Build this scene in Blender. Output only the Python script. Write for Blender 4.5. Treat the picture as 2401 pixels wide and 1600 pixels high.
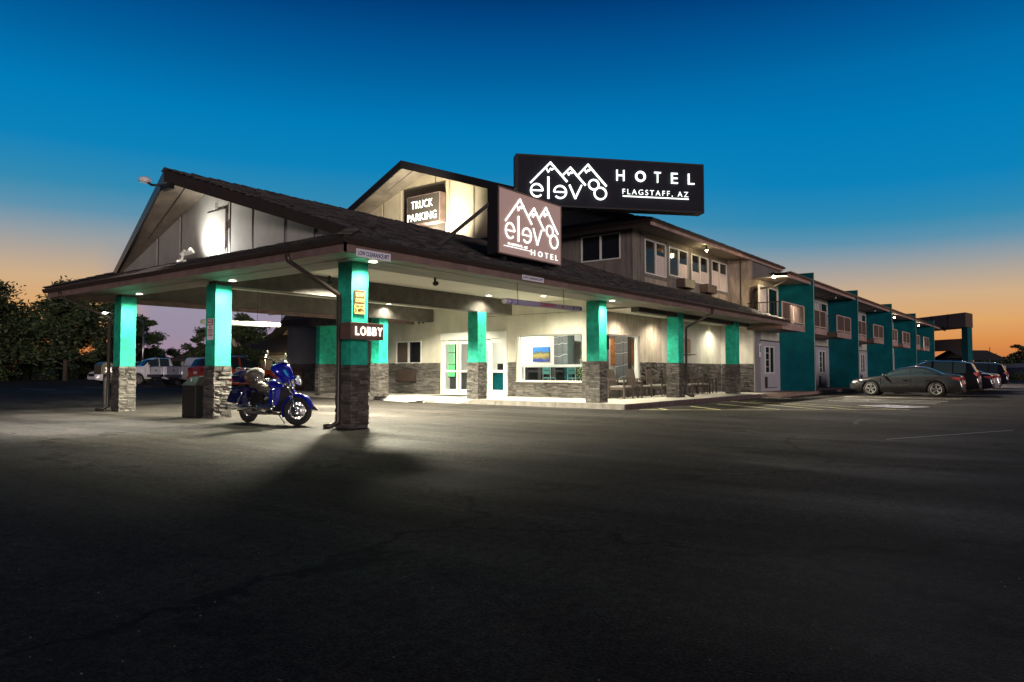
import bpy, bmesh, math, random
from mathutils import Vector, Matrix
R = math.radians
PI = math.pi
rnd = random.Random(7)
scene = bpy.context.scene
COL = scene.collection
for o in list(bpy.data.objects):
    bpy.data.objects.remove(o)

# ------------------------------------------------------------------ camera
YAW, PITCH, EYE = .6556, .0423, 1.22
cam = bpy.data.cameras.new('camera')
camo = bpy.data.objects.new('camera', cam)
COL.objects.link(camo)
camo.location = (0, 0, EYE)
camo.rotation_euler = (PI / 2 + PITCH, 0, YAW - PI / 2)
cam.sensor_width = 36
cam.lens = 1671 / 2401 * 36
cam.clip_end = 3000
scene.camera = camo

# ------------------------------------------------------------------ sky
world = bpy.data.worlds.new('World')
scene.world = world
world.use_nodes = True
wn = world.node_tree.nodes
wl = world.node_tree.links
wn.clear()
w_out = wn.new('ShaderNodeOutputWorld')
bg = wn.new('ShaderNodeBackground')
wl.new(bg.outputs[0], w_out.inputs[0])
tc = wn.new('ShaderNodeTexCoord')
sep = wn.new('ShaderNodeSeparateXYZ')
wl.new(tc.outputs['Generated'], sep.inputs[0])


def lin(c):
    return tuple((v / 255 / 12.92) if v / 255 <= .04045 else ((v / 255 + .055) / 1.055) ** 2.4 for v in c)


def ramp(stops):
    r = wn.new('ShaderNodeValToRGB')
    e = r.color_ramp.elements
    while len(e) < len(stops):
        e.new(.5)
    for i, (p, c) in enumerate(stops):
        e[i].position = p
        e[i].color = (*lin(c), 1)
    return r


mr = wn.new('ShaderNodeMapRange')          # height above the horizon, 0 .. 0.6
mr.inputs['From Min'].default_value = 0
mr.inputs['From Max'].default_value = .6
wl.new(sep.outputs['Z'], mr.inputs['Value'])
up = [(.27, (150, 158, 163)), (.32, (94, 146, 174)), (.372, (50, 138, 178)), (.45, (12, 130, 186)), (.54, (0, 122, 183)), (.655, (0, 94, 156)), (.76, (0, 66, 128)), (.87, (0, 16, 42)), (1, (0, 6, 16))]
warm = ramp([(0, (190, 106, 60)), (.07, (219, 143, 78)), (.12, (223, 166, 104)), (.187, (208, 174, 136))] + up)
cool = ramp([(0, (172, 132, 152)), (.08, (154, 140, 160)), (.17, (152, 148, 166)), (.22, (150, 154, 166))] + up)
rs = wn.new('ShaderNodeMapRange')          # the blue comes lower towards the north east
rs.interpolation_type = 'SMOOTHSTEP'
rs.inputs['From Min'].default_value = R(45)
rs.inputs['From Max'].default_value = R(8)
rs.inputs['To Min'].default_value = 0
rs.inputs['To Max'].default_value = .20
rc = wn.new('ShaderNodeMapRange')
rc.inputs['From Min'].default_value = .34
rc.inputs['From Max'].default_value = .60
rc.inputs['To Min'].default_value = 1
rc.inputs['To Max'].default_value = 0
wl.new(mr.outputs[0], rc.inputs['Value'])
rd_ = wn.new('ShaderNodeMath')
rd_.operation = 'MULTIPLY_ADD'
wl.new(rs.outputs[0], rd_.inputs[0])
wl.new(rc.outputs[0], rd_.inputs[1])
rd_.inputs[2].default_value = 1
ra = wn.new('ShaderNodeMath')
ra.operation = 'MULTIPLY'
wl.new(mr.outputs[0], ra.inputs[0])
wl.new(rd_.outputs[0], ra.inputs[1])
wl.new(ra.outputs[0], warm.inputs[0])
wl.new(mr.outputs[0], cool.inputs[0])
az = wn.new('ShaderNodeMath')
az.operation = 'ARCTAN2'
wl.new(az.outputs[0], rs.inputs['Value'])
wl.new(sep.outputs['Y'], az.inputs[0])
wl.new(sep.outputs['X'], az.inputs[1])
m1 = wn.new('ShaderNodeMapRange')
m1.interpolation_type = 'SMOOTHSTEP'
m1.inputs['From Min'].default_value = R(68.5)
m1.inputs['From Max'].default_value = R(64)
wl.new(az.outputs[0], m1.inputs['Value'])
m2 = wn.new('ShaderNodeMapRange')
m2.interpolation_type = 'SMOOTHSTEP'
m2.inputs['From Min'].default_value = R(16)
m2.inputs['From Max'].default_value = R(40)
wl.new(az.outputs[0], m2.inputs['Value'])
mm = wn.new('ShaderNodeMath')
mm.operation = 'MULTIPLY'
wl.new(m1.outputs[0], mm.inputs[0])
wl.new(m2.outputs[0], mm.inputs[1])
mix = wn.new('ShaderNodeMix')
mix.data_type = 'RGBA'
wl.new(mm.outputs[0], mix.inputs['Factor'])
wl.new(warm.outputs[0], mix.inputs['A'])
wl.new(cool.outputs[0], mix.inputs['B'])
sky = wn.new('ShaderNodeTexSky')
sky.sky_type = 'NISHITA'
sky.sun_disc = False
sky.sun_elevation = R(2)
sky.sun_rotation = R(200)
addn = wn.new('ShaderNodeMix')
addn.data_type = 'RGBA'
addn.blend_type = 'ADD'
addn.inputs['Factor'].default_value = .0001
wl.new(mix.outputs['Result'], addn.inputs['A'])
wl.new(sky.outputs[0], addn.inputs['B'])
# the afterglow fades round the sky: the half behind the viewer is already night
dt = wn.new('ShaderNodeVectorMath')
dt.operation = 'DOT_PRODUCT'
dt.inputs[1].default_value = (math.cos(YAW), math.sin(YAW), 0)
wl.new(tc.outputs['Generated'], dt.inputs[0])
m3 = wn.new('ShaderNodeMapRange')
m3.interpolation_type = 'SMOOTHSTEP'
m3.inputs['From Min'].default_value = .2
m3.inputs['From Max'].default_value = .66
m3.inputs['To Min'].default_value = 0
wl.new(dt.outputs['Value'], m3.inputs['Value'])
night = wn.new('ShaderNodeMix')
night.data_type = 'RGBA'
night.inputs['A'].default_value = (.012, .016, .035, 1)
wl.new(m3.outputs[0], night.inputs['Factor'])
wl.new(addn.outputs['Result'], night.inputs['B'])
wl.new(night.outputs['Result'], bg.inputs['Color'])
bg.inputs['Strength'].default_value = 1.0

sun = bpy.data.lights.new('sun', 'SUN')
sun.energy = 1.3
sun.angle = R(12)
sun.color = (1, .84, .80)
suno = bpy.data.objects.new('sun', sun)
COL.objects.link(suno)
suno.rotation_euler = (R(85.5), 0, R(-34))

scene.view_settings.view_transform = 'Standard'
scene.view_settings.look = 'None'
scene.view_settings.gamma = 1
scene.view_settings.exposure = 0


# ------------------------------------------------------------------ helpers
def mat(name, col, rough=.7, metal=0, var=.0, vscale=3, bump=0, bscale=20, emit=0, island=0, spec=None, stretch=None,
        alpha=None, trans=0, coat=0, col2=None, thr=None):
    m = bpy.data.materials.new(name)
    m.use_nodes = True
    nt = m.node_tree
    b = nt.nodes['Principled BSDF']
    b.inputs['Base Color'].default_value = (*col, 1)
    b.inputs['Roughness'].default_value = rough
    b.inputs['Metallic'].default_value = metal
    if spec is not None:
        b.inputs['Specular IOR Level'].default_value = spec
    if trans:
        b.inputs['Transmission Weight'].default_value = trans
    if coat:
        b.inputs['Coat Weight'].default_value = coat
        b.inputs['Coat Roughness'].default_value = .05
    if emit:
        b.inputs['Emission Color'].default_value = (*col, 1)
        b.inputs['Emission Strength'].default_value = emit
    src = None
    tcn = nt.nodes.new('ShaderNodeTexCoord')
    mp = nt.nodes.new('ShaderNodeMapping')
    nt.links.new(tcn.outputs['Object'], mp.inputs[0])
    if stretch:
        mp.inputs['Scale'].default_value = stretch
    if var or island:
        c2 = col2 or tuple(v * (1 - var) for v in col)
        mx = nt.nodes.new('ShaderNodeMix')
        mx.data_type = 'RGBA'
        mx.inputs['A'].default_value = (*[min(1, v * (1 + var)) for v in col], 1)
        mx.inputs['B'].default_value = (*c2, 1)
        ns = nt.nodes.new('ShaderNodeTexNoise')
        ns.inputs['Scale'].default_value = vscale
        ns.inputs['Detail'].default_value = 8
        ns.inputs['Roughness'].default_value = .65
        nt.links.new(mp.outputs[0], ns.inputs['Vector'])
        mrr = nt.nodes.new('ShaderNodeMapRange')
        mrr.inputs['From Min'].default_value = thr[0] if thr else .3
        mrr.inputs['From Max'].default_value = thr[1] if thr else .7
        nt.links.new(ns.outputs['Fac'], mrr.inputs['Value'])
        nt.links.new(mrr.outputs[0], mx.inputs['Factor'])
        last = mx.outputs['Result']
        if island:
            g = nt.nodes.new('ShaderNodeNewGeometry')
            h = nt.nodes.new('ShaderNodeMix')
            h.data_type = 'RGBA'
            h.blend_type = 'MULTIPLY'
            h.inputs['Factor'].default_value = 1
            mr2 = nt.nodes.new('ShaderNodeMapRange')
            mr2.inputs['To Min'].default_value = 1 - island
            mr2.inputs['To Max'].default_value = 1 + island
            nt.links.new(g.outputs['Random Per Island'], mr2.inputs['Value'])
            nt.links.new(last, h.inputs['A'])
            nt.links.new(mr2.outputs[0], h.inputs['B'])
            last = h.outputs['Result']
        nt.links.new(last, b.inputs['Base Color'])
    if bump:
        nb = nt.nodes.new('ShaderNodeTexNoise')
        nb.inputs['Scale'].default_value = bscale
        nb.inputs['Detail'].default_value = 6
        nt.links.new(mp.outputs[0], nb.inputs['Vector'])
        bp = nt.nodes.new('ShaderNodeBump')
        bp.inputs['Strength'].default_value = bump
        bp.inputs['Distance'].default_value = .02
        nt.links.new(nb.outputs['Fac'], bp.inputs['Height'])
        nt.links.new(bp.outputs[0], b.inputs['Normal'])
    return m


def glass(name, tint, rough=.02, clear=.85):
    """thin architectural glass: mostly see-through with a mirror-like reflection"""
    m = bpy.data.materials.new(name)
    m.use_nodes = True
    nt = m.node_tree
    nt.nodes.clear()
    out = nt.nodes.new('ShaderNodeOutputMaterial')
    tr = nt.nodes.new('ShaderNodeBsdfTransparent')
    tr.inputs[0].default_value = (*tint, 1)
    gl = nt.nodes.new('ShaderNodeBsdfGlossy')
    gl.inputs['Roughness'].default_value = rough
    lw_ = nt.nodes.new('ShaderNodeLayerWeight')
    lw_.inputs[0].default_value = .5
    pw_ = nt.nodes.new('ShaderNodeMath')
    pw_.operation = 'POWER'
    nt.links.new(lw_.outputs['Facing'], pw_.inputs[0])
    pw_.inputs[1].default_value = 4
    fr = nt.nodes.new('ShaderNodeMath')
    fr.operation = 'MULTIPLY_ADD'
    nt.links.new(pw_.outputs[0], fr.inputs[0])
    fr.inputs[1].default_value = .9
    fr.inputs[2].default_value = .06
    mx = nt.nodes.new('ShaderNodeMixShader')
    nt.links.new(fr.outputs[0], mx.inputs[0])
    nt.links.new(tr.outputs[0], mx.inputs[1])
    nt.links.new(gl.outputs[0], mx.inputs[2])
    nt.links.new(mx.outputs[0], out.inputs[0])
    return m


M = {}
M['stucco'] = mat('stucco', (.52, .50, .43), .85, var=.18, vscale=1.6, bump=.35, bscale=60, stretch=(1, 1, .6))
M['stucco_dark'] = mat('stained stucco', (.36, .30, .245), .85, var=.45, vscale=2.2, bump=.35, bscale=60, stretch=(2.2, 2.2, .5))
M['siding'] = mat('painted siding', (.34, .325, .30), .7, var=.14, vscale=1.3, bump=.2, bscale=45)
M['plaster_grey'] = mat('grey render', (.23, .235, .24), .85, var=.12, vscale=1, bump=.2, bscale=50)
M['wood_grey'] = mat('weathered panel siding', (.19, .165, .15), .75, var=.38, vscale=3, bump=.3, bscale=30, stretch=(3, 3, .35))
M['teal'] = mat('teal paint', (.010, .44, .30), .68, var=.42, vscale=4.5, bump=.7, bscale=70)
M['teal_wall'] = mat('deep teal paint', (.001, .10, .125), .8, spec=.15, var=.3, vscale=1.4, bump=.35, bscale=60)
M['stone'] = mat('ledge stone', (.092, .083, .076), .75, var=.35, vscale=7, bump=.8, bscale=35, island=.45)
M['stone_back'] = mat('mortar', (.03, .028, .026), .9)
M['ceiling'] = mat('ceiling board', (.62, .60, .53), .8, var=.08, vscale=.8, bump=.08, bscale=30)
M['soffit'] = mat('dark plank soffit', (.17, .145, .125), .6, var=.4, vscale=4, bump=.35, bscale=14, stretch=(.35, 3, 3))
M['soffit_y'] = mat('dark plank soffit along', (.17, .145, .125), .6, var=.4, vscale=4, bump=.35, bscale=14, stretch=(3, .35, 3))
M['beam'] = mat('stuccoed beam', (.075, .068, .062), .7, var=.45, vscale=3, bump=.4, bscale=40)
M['fascia'] = mat('brown fascia board', (.20, .135, .12), .6, var=.3, vscale=3, bump=.25, bscale=20)
M['fascia_lit'] = mat('lit copy of fascia board', (.40, .27, .235), .6, var=.3, vscale=3, bump=.2)  # paler copy of fascia: light on the front eaves painted into its colour
M['gutter'] = mat('brown gutter', (.04, .03, .026), .35, var=.2, vscale=3)
M['gable_soffit'] = mat('plywood soffit', (.24, .20, .155), .7, var=.35, vscale=1.4, bump=.1)
M['shingle'] = mat('asphalt shingles', (.060, .052, .050), .8, var=.4, vscale=9, bump=.6, bscale=90, island=.5)
M['shingle_base'] = mat('roof felt', (.04, .035, .033), .9)
M['white_trim'] = mat('white aluminium', (.72, .72, .69), .4)
M['dark_metal'] = mat('dark metal', (.02, .019, .018), .4, metal=.3)
M['rail_metal'] = mat('tan painted rail', (.60, .46, .38), .45)
M['rail_dark'] = mat('black rail', (.03, .03, .03), .4)
M['slat'] = mat('brown slat', (.10, .066, .056), .6, var=.2)
M['glass_dark'] = mat('dark window glass', (.012, .012, .013), .06, spec=.8)
M['car_glass'] = mat('car window glass', (.035, .055, .065), .05, spec=1, metal=.25)
M['glass'] = glass('clear glass', (.93, .97, .95))
M['glass_tint'] = glass('tinted glass', (.35, .38, .4))
M['blind'] = mat('window blind', (.62, .52, .50), .7)
M['curtain'] = mat('curtain', (.5, .47, .5), .9, var=.2, vscale=2, stretch=(8, 8, .2))
M['door_grey'] = mat('grey door panel', (.40, .39, .44), .6, var=.1, bump=.15)
M['concrete'] = mat('pale concrete', (.47, .44, .385), .75, var=.14, vscale=1.1, bump=.2, bscale=30)
M['kerb'] = mat('kerb concrete', (.17, .155, .14), .85, var=.35, vscale=4, bump=.4, bscale=30)
M['kerb_red'] = mat('brown painted kerb', (.11, .075, .075), .8, var=.35, vscale=4, bump=.4, bscale=30)
M['paving'] = mat('reddish walkway', (.30, .20, .165), .8, var=.2, vscale=2, bump=.2)
M['yellow'] = mat('yellow road paint', (.85, .76, .36), .75, var=.2, vscale=6, col2=(.2, .18, .11), thr=(.5, .85))
M['white_paint'] = mat('white road paint', (.82, .82, .86), .75, var=.2, vscale=6, col2=(.2, .2, .2), thr=(.5, .85))
M['chrome'] = mat('chrome', (.75, .75, .77), .08, metal=1)
M['steel'] = mat('steel', (.5, .5, .52), .28, metal=1)
M['black'] = mat('black', (.012, .012, .013), .45)
M['rubber'] = mat('rubber', (.018, .018, .018), .8, bump=.3, bscale=60)
M['lamp'] = mat('lamp lens', (1, .93, .74), emit=22)
M['lamp_warm'] = mat('warm bulb', (1, .80, .42), emit=120)
M['letter'] = mat('lit letter', (.93, 1, .95), emit=1.7)
M['letter_warm'] = mat('warm lit letter', (1, .90, .78), emit=2.6)
M['sign_brown'] = mat('brown sign face', (.135, .078, .066), .45, var=.1)
M['sign_navy'] = mat('black sign face', (.012, .013, .022), .7, var=.2, spec=.2)
M['sign_dark'] = mat('sign box metal', (.016, .015, .018), .6, spec=.3)
M['sign_face'] = mat('dark sign face', (.05, .042, .035), .5)
M['pvc_white'] = mat('white pipe', (.62, .61, .56), .4)
M['pvc_violet'] = mat('violet pipe', (.30, .27, .42), .35)
M['red_paint'] = mat('red paint', (.35, .03, .04), .5)
M['navy_paint'] = mat('navy letters', (.02, .03, .16), .5)
M['sign_white'] = mat('white sign plate', (.82, .80, .88), .45)
M['sign_yellow'] = mat('yellow sign plate', (.62, .45, .16), .4)
M['sign_darkbrown'] = mat('dark brown plate', (.05, .025, .012), .5)
M['wicker'] = mat('brown wicker', (.06, .042, .034), .6, bump=.6, bscale=120)
M['cushion'] = mat('grey cushion', (.26, .245, .225), .85)
M['inner_white'] = mat('white room wall', (.80, .79, .74), .7)
M['alloy'] = mat('alloy wheel', (.62, .62, .60), .35, metal=.4)
M['marble_grey'] = mat('grey veined marble', (.13, .13, .135), .3, var=.2, vscale=1.5)
M['bark'] = mat('bark', (.06, .045, .035), .9, bump=.6, bscale=12, stretch=(4, 4, 1))
M['leaf'] = mat('leaves', (.06, .09, .03), .6, island=.6, var=.2)
M['leaf_dark'] = mat('dark leaves', (.05, .075, .03), .6, island=.6, var=.2)
M['leaf_house'] = mat('house plant leaves', (.12, .24, .05), .5, island=.4, var=.1)
M['dry_grass'] = mat('dry grass', (.16, .13, .08), .9, island=.5, var=.2)


def root_inv(p):
    m = Matrix.Identity(4)
    while p:
        m = p.matrix_parent_inverse @ (Matrix.Translation(p.location) @ p.rotation_euler.to_matrix().to_4x4()) @ m
        p = p.parent
    return m.inverted()


class MB:
    """collects shapes, then links them as one mesh object"""

    def __init__(s, xf=None):
        s.bm = bmesh.new()
        s.mats = []
        s.mi = 0
        s.xf = xf

    def m(s, name):
        if name not in s.mats:
            s.mats.append(name)
        s.mi = s.mats.index(name)
        return s

    def _v(s, p):
        p = Vector(p)
        return s.bm.verts.new(s.xf @ p if s.xf else p)

    def face(s, pts, smooth=False):
        try:
            f = s.bm.faces.new([s._v(p) for p in pts])
        except ValueError:
            return
        f.material_index = s.mi
        f.smooth = smooth
        return f

    def hexa(s, c, skip=()):
        vs = [s._v(p) for p in c]
        for i, f in enumerate(((0, 3, 2, 1), (4, 5, 6, 7), (0, 1, 5, 4), (1, 2, 6, 5), (2, 3, 7, 6), (3, 0, 4, 7))):
            if i in skip:
                continue
            g = s.bm.faces.new([vs[k] for k in f])
            g.material_index = s.mi

    def box(s, x0, x1, y0, y1, z0, z1, skip=()):
        if x0 > x1: x0, x1 = x1, x0
        if y0 > y1: y0, y1 = y1, y0
        if z0 > z1: z0, z1 = z1, z0
        s.hexa([(x0, y0, z0), (x1, y0, z0), (x1, y1, z0), (x0, y1, z0), (x0, y0, z1), (x1, y0, z1), (x1, y1, z1), (x0, y1, z1)], skip)
        return s

    def bar(s, a, b, w, h=None, up=(0, 0, 1)):
        a, b = Vector(a), Vector(b)
        h = h or w
        d = (b - a).normalized()
        up = Vector(up)
        if abs(d.dot(up)) > .97:
            up = Vector((1, 0, 0))
        sx = d.cross(up).normalized() * w / 2
        sz = sx.cross(d).normalized() * h / 2
        s.hexa([a - sx - sz, a + sx - sz, b + sx - sz, b - sx - sz, a - sx + sz, a + sx + sz, b + sx + sz, b - sx + sz])
        return s

    def tube(s, pts, r, n=10, caps=True, smooth=True):
        pts = [Vector(p) for p in pts]
        rs = r if isinstance(r, (list, tuple)) else [r] * len(pts)
        rings = []
        ref = None
        for i, p in enumerate(pts):
            if i == 0: d = pts[1] - p
            elif i == len(pts) - 1: d = p - pts[i - 1]
            else: d = (pts[i + 1] - p).normalized() + (p - pts[i - 1]).normalized()
            d.normalize()
            if ref is None or abs(ref.dot(d)) > .99:
                ref = Vector((0, 0, 1)) if abs(d.z) < .9 else Vector((1, 0, 0))
            u = (ref - d * ref.dot(d)).normalized()
            ref = u
            v = d.cross(u)
            rings.append([s._v(p + (u * math.cos(2 * PI * k / n) + v * math.sin(2 * PI * k / n)) * rs[i]) for k in range(n)])
        for i in range(len(rings) - 1):
            for k in range(n):
                f = s.bm.faces.new((rings[i][k], rings[i][(k + 1) % n], rings[i + 1][(k + 1) % n], rings[i + 1][k]))
                f.smooth = smooth
                f.material_index = s.mi
        if caps:
            for rg in (rings[0][::-1], rings[-1]):
                f = s.bm.faces.new(rg)
                f.material_index = s.mi
        return s

    def ball(s, c, r, n=14, sc=(1, 1, 1), rot=None):
        c = Vector(c)
        rings = []
        for i in range(n // 2 + 1):
            t = PI * i / (n // 2)
            ring = []
            for k in range(n):
                q = Vector((math.sin(t) * math.cos(2 * PI * k / n) * sc[0], math.sin(t) * math.sin(2 * PI * k / n) * sc[1], math.cos(t) * sc[2])) * r
                if rot: q = rot @ q
                ring.append(s._v(c + q))
            rings.append(ring)
        for i in range(n // 2):
            for k in range(n):
                f = s.bm.faces.new((rings[i][k], rings[i + 1][k], rings[i + 1][(k + 1) % n], rings[i][(k + 1) % n]))
                f.smooth = True
                f.material_index = s.mi
        return s

    def torus(s, c, R0, r, axis='y', n=32, k=10, a0=0, a1=2 * PI, flat=1):
        c = Vector(c)
        full = abs(a1 - a0 - 2 * PI) < 1e-4
        rings = []
        cnt = n if full else n + 1
        for i in range(cnt):
            a = a0 + (a1 - a0) * i / n
            if axis == 'y': e = Vector((math.cos(a), 0, math.sin(a))); w = Vector((0, 1, 0))
            elif axis == 'x': e = Vector((0, math.cos(a), math.sin(a))); w = Vector((1, 0, 0))
            else: e = Vector((math.cos(a), math.sin(a), 0)); w = Vector((0, 0, 1))
            rings.append([s._v(c + e * (R0 + r * math.cos(2 * PI * j / k)) + w * r * flat * math.sin(2 * PI * j / k)) for j in range(k)])
        for i in range(cnt if full else cnt - 1):
            A, B = rings[i], rings[(i + 1) % cnt]
            for j in range(k):
                f = s.bm.faces.new((A[j], A[(j + 1) % k], B[(j + 1) % k], B[j]))
                f.smooth = True
                f.material_index = s.mi
        return s

    def prism(s, poly, d, off=(0, 0, 0)):
        """poly: 3-D points, extruded by vector d"""
        off = Vector(off)
        A = [Vector(p) + off for p in poly]
        B = [p + Vector(d) for p in A]
        s.face(A[::-1])
        s.face(B)
        for i in range(len(A)):
            j = (i + 1) % len(A)
            s.face([A[i], A[j], B[j], B[i]])
        return s

    def lathe(s, prof, c=(0, 0, 0), axis='z', n=24):
        """prof: (radius, height) pairs"""
        c = Vector(c)
        rings = []
        for r, h in prof:
            ring = []
            for k in range(n):
                a = 2 * PI * k / n
                p = {'z': (r * math.cos(a), r * math.sin(a), h), 'y': (r * math.cos(a), h, r * math.sin(a)), 'x': (h, r * math.cos(a), r * math.sin(a))}[axis]
                ring.append(s._v(c + Vector(p)))
            rings.append(ring)
        for i in range(len(rings) - 1):
            for k in range(n):
                f = s.bm.faces.new((rings[i][k], rings[i][(k + 1) % n], rings[i + 1][(k + 1) % n], rings[i + 1][k]))
                f.smooth = True
                f.material_index = s.mi
        return s

    def build(s, name, parent=None, material=None, bevel=0, normals=True, world=False):
        if normals:
            bmesh.ops.recalc_face_normals(s.bm, faces=s.bm.faces)
        me = bpy.data.meshes.new(name)
        s.bm.to_mesh(me)
        s.bm.free()
        if material: s.mats = [material]
        for k in (s.mats or ['black']):
            me.materials.append(M[k])
        o = bpy.data.objects.new(name, me)
        COL.objects.link(o)
        if parent: o.parent = parent
        if parent and world: o.matrix_parent_inverse = root_inv(parent)
        if bevel:
            b = o.modifiers.new('bevel', 'BEVEL')
            b.width = bevel
            b.segments = 2
            b.limit_method = 'ANGLE'
        return o


def tag(o, label=None, cat=None, group=None, kind=None):
    if label: o['label'] = label
    if cat: o['category'] = cat
    if group: o['group'] = group
    if kind: o['kind'] = kind
    return o


def thing(name, label, cat, loc=(0, 0, 0), rz=0, group=None):
    o = bpy.data.objects.new(name, None)
    COL.objects.link(o)
    o.location = loc
    o.rotation_euler = (0, 0, rz)
    o.empty_display_size = .1
    return tag(o, label, cat, group)


def copy_tree(o, parent=None):
    c = o.copy()
    COL.objects.link(c)
    if parent: c.parent = parent
    for ch in [k for k in bpy.data.objects if k.parent == o]:
        copy_tree(ch, c)
    return c


def frame(origin, xdir):
    x = Vector(xdir).normalized()
    z = Vector((0, 0, 1))
    n = x.cross(z)
    return Matrix(((x.x, z.x, n.x, origin[0]), (x.y, z.y, n.y, origin[1]), (x.z, z.z, n.z, origin[2]), (0, 0, 0, 1)))


def add_text(mb, s, x0, x1, y0, y1, th=.01, spacing=1.0, bold=.0):
    """flat lettering fitted in the box x0..x1, y0..y1 of the builder's own frame"""
    cu = bpy.data.curves.new('lettering', 'FONT')
    cu.body = s
    cu.size = 1
    cu.space_character = spacing
    cu.offset = bold
    cu.extrude = 0
    ob = bpy.data.objects.new('lettering', cu)
    COL.objects.link(ob)
    dg = bpy.context.evaluated_depsgraph_get()
    dg.update()
    me = bpy.data.meshes.new_from_object(ob.evaluated_get(dg))
    vs = [v.co.copy() for v in me.vertices]
    ax, bx = min(v.x for v in vs), max(v.x for v in vs)
    ay, by = min(v.y for v in vs), max(v.y for v in vs)
    f = lambda v, z: (x0 + (v.x - ax) / (bx - ax) * (x1 - x0), y0 + (v.y - ay) / (by - ay) * (y1 - y0), z)
    edges = {}
    for p in me.polygons:
        mb.face([f(vs[i], th) for i in p.vertices])
        L = list(p.vertices)
        for a, b in zip(L, L[1:] + L[:1]):
            edges[(a, b)] = 1
    for (a, b) in edges:
        if (b, a) not in edges:
            mb.face([f(vs[a], 0), f(vs[b], 0), f(vs[b], th), f(vs[a], th)])
    bpy.data.objects.remove(ob)
    bpy.data.curves.remove(cu)
    bpy.data.meshes.remove(me)


def stroke(mb, pts, w, th):
    for a, b in zip(pts, pts[1:]):
        a, b = Vector((*a, 0)), Vector((*b, 0))
        d = (b - a).normalized()
        n = Vector((-d.y, d.x, 0)) * w / 2
        e = d * w * .28
        mb.prism([a - e - n, b + e - n, b + e + n, a - e + n], (0, 0, th))


def arc(mb, c, rx, ry, w, th, a0, a1, n=28):
    for i in range(n):
        t0, t1 = a0 + (a1 - a0) * i / n, a0 + (a1 - a0) * (i + 1) / n
        P = lambda t, k: (c[0] + (rx + k) * math.cos(t), c[1] + (ry + k) * math.sin(t), 0)
        mb.prism([P(t0, -w / 2), P(t1, -w / 2), P(t1, w / 2), P(t0, w / 2)], (0, 0, th))


def stone_face(mb, p0, u, n, width, z0, z1, row=.068, seed=1, lmax=.45):
    """ledge stone: separate split-faced pieces in uneven courses"""
    q = random.Random(seed)
    p0, u, n = Vector(p0), Vector(u), Vector(n)
    z = z0
    while z < z1 - .01:
        h = min(row * q.uniform(.65, 1.3), z1 - z)
        if z1 - z - h < .03: h = z1 - z
        x = 0
        while x < width - .001:
            l = q.uniform(.14, lmax)
            if width - x - l < .12: l = width - x
            l = min(l, width - x)
            d0, d1, d2, d3 = [q.uniform(.012, .062) for _ in range(4)]
            a, b = p0 + u * (x + .003), p0 + u * (x + l - .003)
            a0, a1 = Vector((0, 0, z + .003)), Vector((0, 0, z + h - .003))
            mb.hexa([a + a0, b + a0, b + a0 + n * d1, a + a0 + n * d0, a + a1, b + a1, b + a1 + n * d2, a + a1 + n * d3], skip=(2,))
            x += l
        z += h


def shingles(mb, p00, p10, p11, p01, row=.24, seed=3, up=None):
    """courses of shingles over a flat quad, p00-p10 the eave edge, p01-p11 the top edge"""
    q = random.Random(seed)
    p00, p10, p11, p01 = map(Vector, (p00, p10, p11, p01))
    nrm = (p10 - p00).cross(p01 - p00).normalized()
    if nrm.z < 0: nrm = -nrm
    L = (p01 - p00).length
    H = abs((p01 - p00).z) / max(.01, math.sin(math.atan2(abs((p01 - p00).z), 1)) or 1)
    nr = max(2, int(max((p01 - p00).length, (p11 - p10).length) / row))
    for i in range(nr):
        v0, v1 = i / nr, min(1, (i + 1.25) / nr)
        a0, b0 = p00.lerp(p01, v0), p10.lerp(p11, v0)
        a1, b1 = p00.lerp(p01, v1), p10.lerp(p11, v1)
        W = (b0 - a0).length
        if W < .05: continue
        x = -q.uniform(0, .3)
        while x < W:
            l = q.uniform(.18, .42)
            s0, s1 = max(0, x + .004) / W, min(W, x + l - .004) / W
            if s1 > s0:
                t = q.uniform(.018, .034)
                k = q.uniform(-.012, .012) / L
                A, B = a0.lerp(b0, s0), a0.lerp(b0, s1)
                C, D = a1.lerp(b1, s1), a1.lerp(b1, s0)
                dn = (A - D).normalized() * q.uniform(0, .02)
                A, B = A + dn, B + dn
                mb.face([A + nrm * t, B + nrm * t, C + nrm * .006, D + nrm * .006])
                mb.face([A, B, B + nrm * t, A + nrm * t])
            x += l


def lamp(kind, name, loc, power, color=(1, .93, .78), parent=None, size=.1, spot=None, aim=None, blend=.4, sx=None, sy=None):
    l = bpy.data.lights.new(name, kind)
    l.energy = power
    l.color = color
    if kind == 'SPOT':
        l.spot_size = R(spot)
        l.spot_blend = blend
        l.shadow_soft_size = size
    elif kind == 'AREA':
        l.shape = 'RECTANGLE'
        l.size = sx
        l.size_y = sy
    else:
        l.shadow_soft_size = size
    o = bpy.data.objects.new(name, l)
    COL.objects.link(o)
    o.location = loc
    if aim is not None:
        d = Vector(aim) - Vector(loc)
        o.rotation_euler = d.to_track_quat('-Z', 'Y').to_euler()
    if parent:
        o.parent = parent
        o.matrix_parent_inverse = root_inv(parent)
    return o

# ------------------------------------------------------------------ ground
def gh(x, y):
    t = max(0, min(1, (y - 26) / 12))
    return .25 * t * t * (3 - 2 * t)


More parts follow.
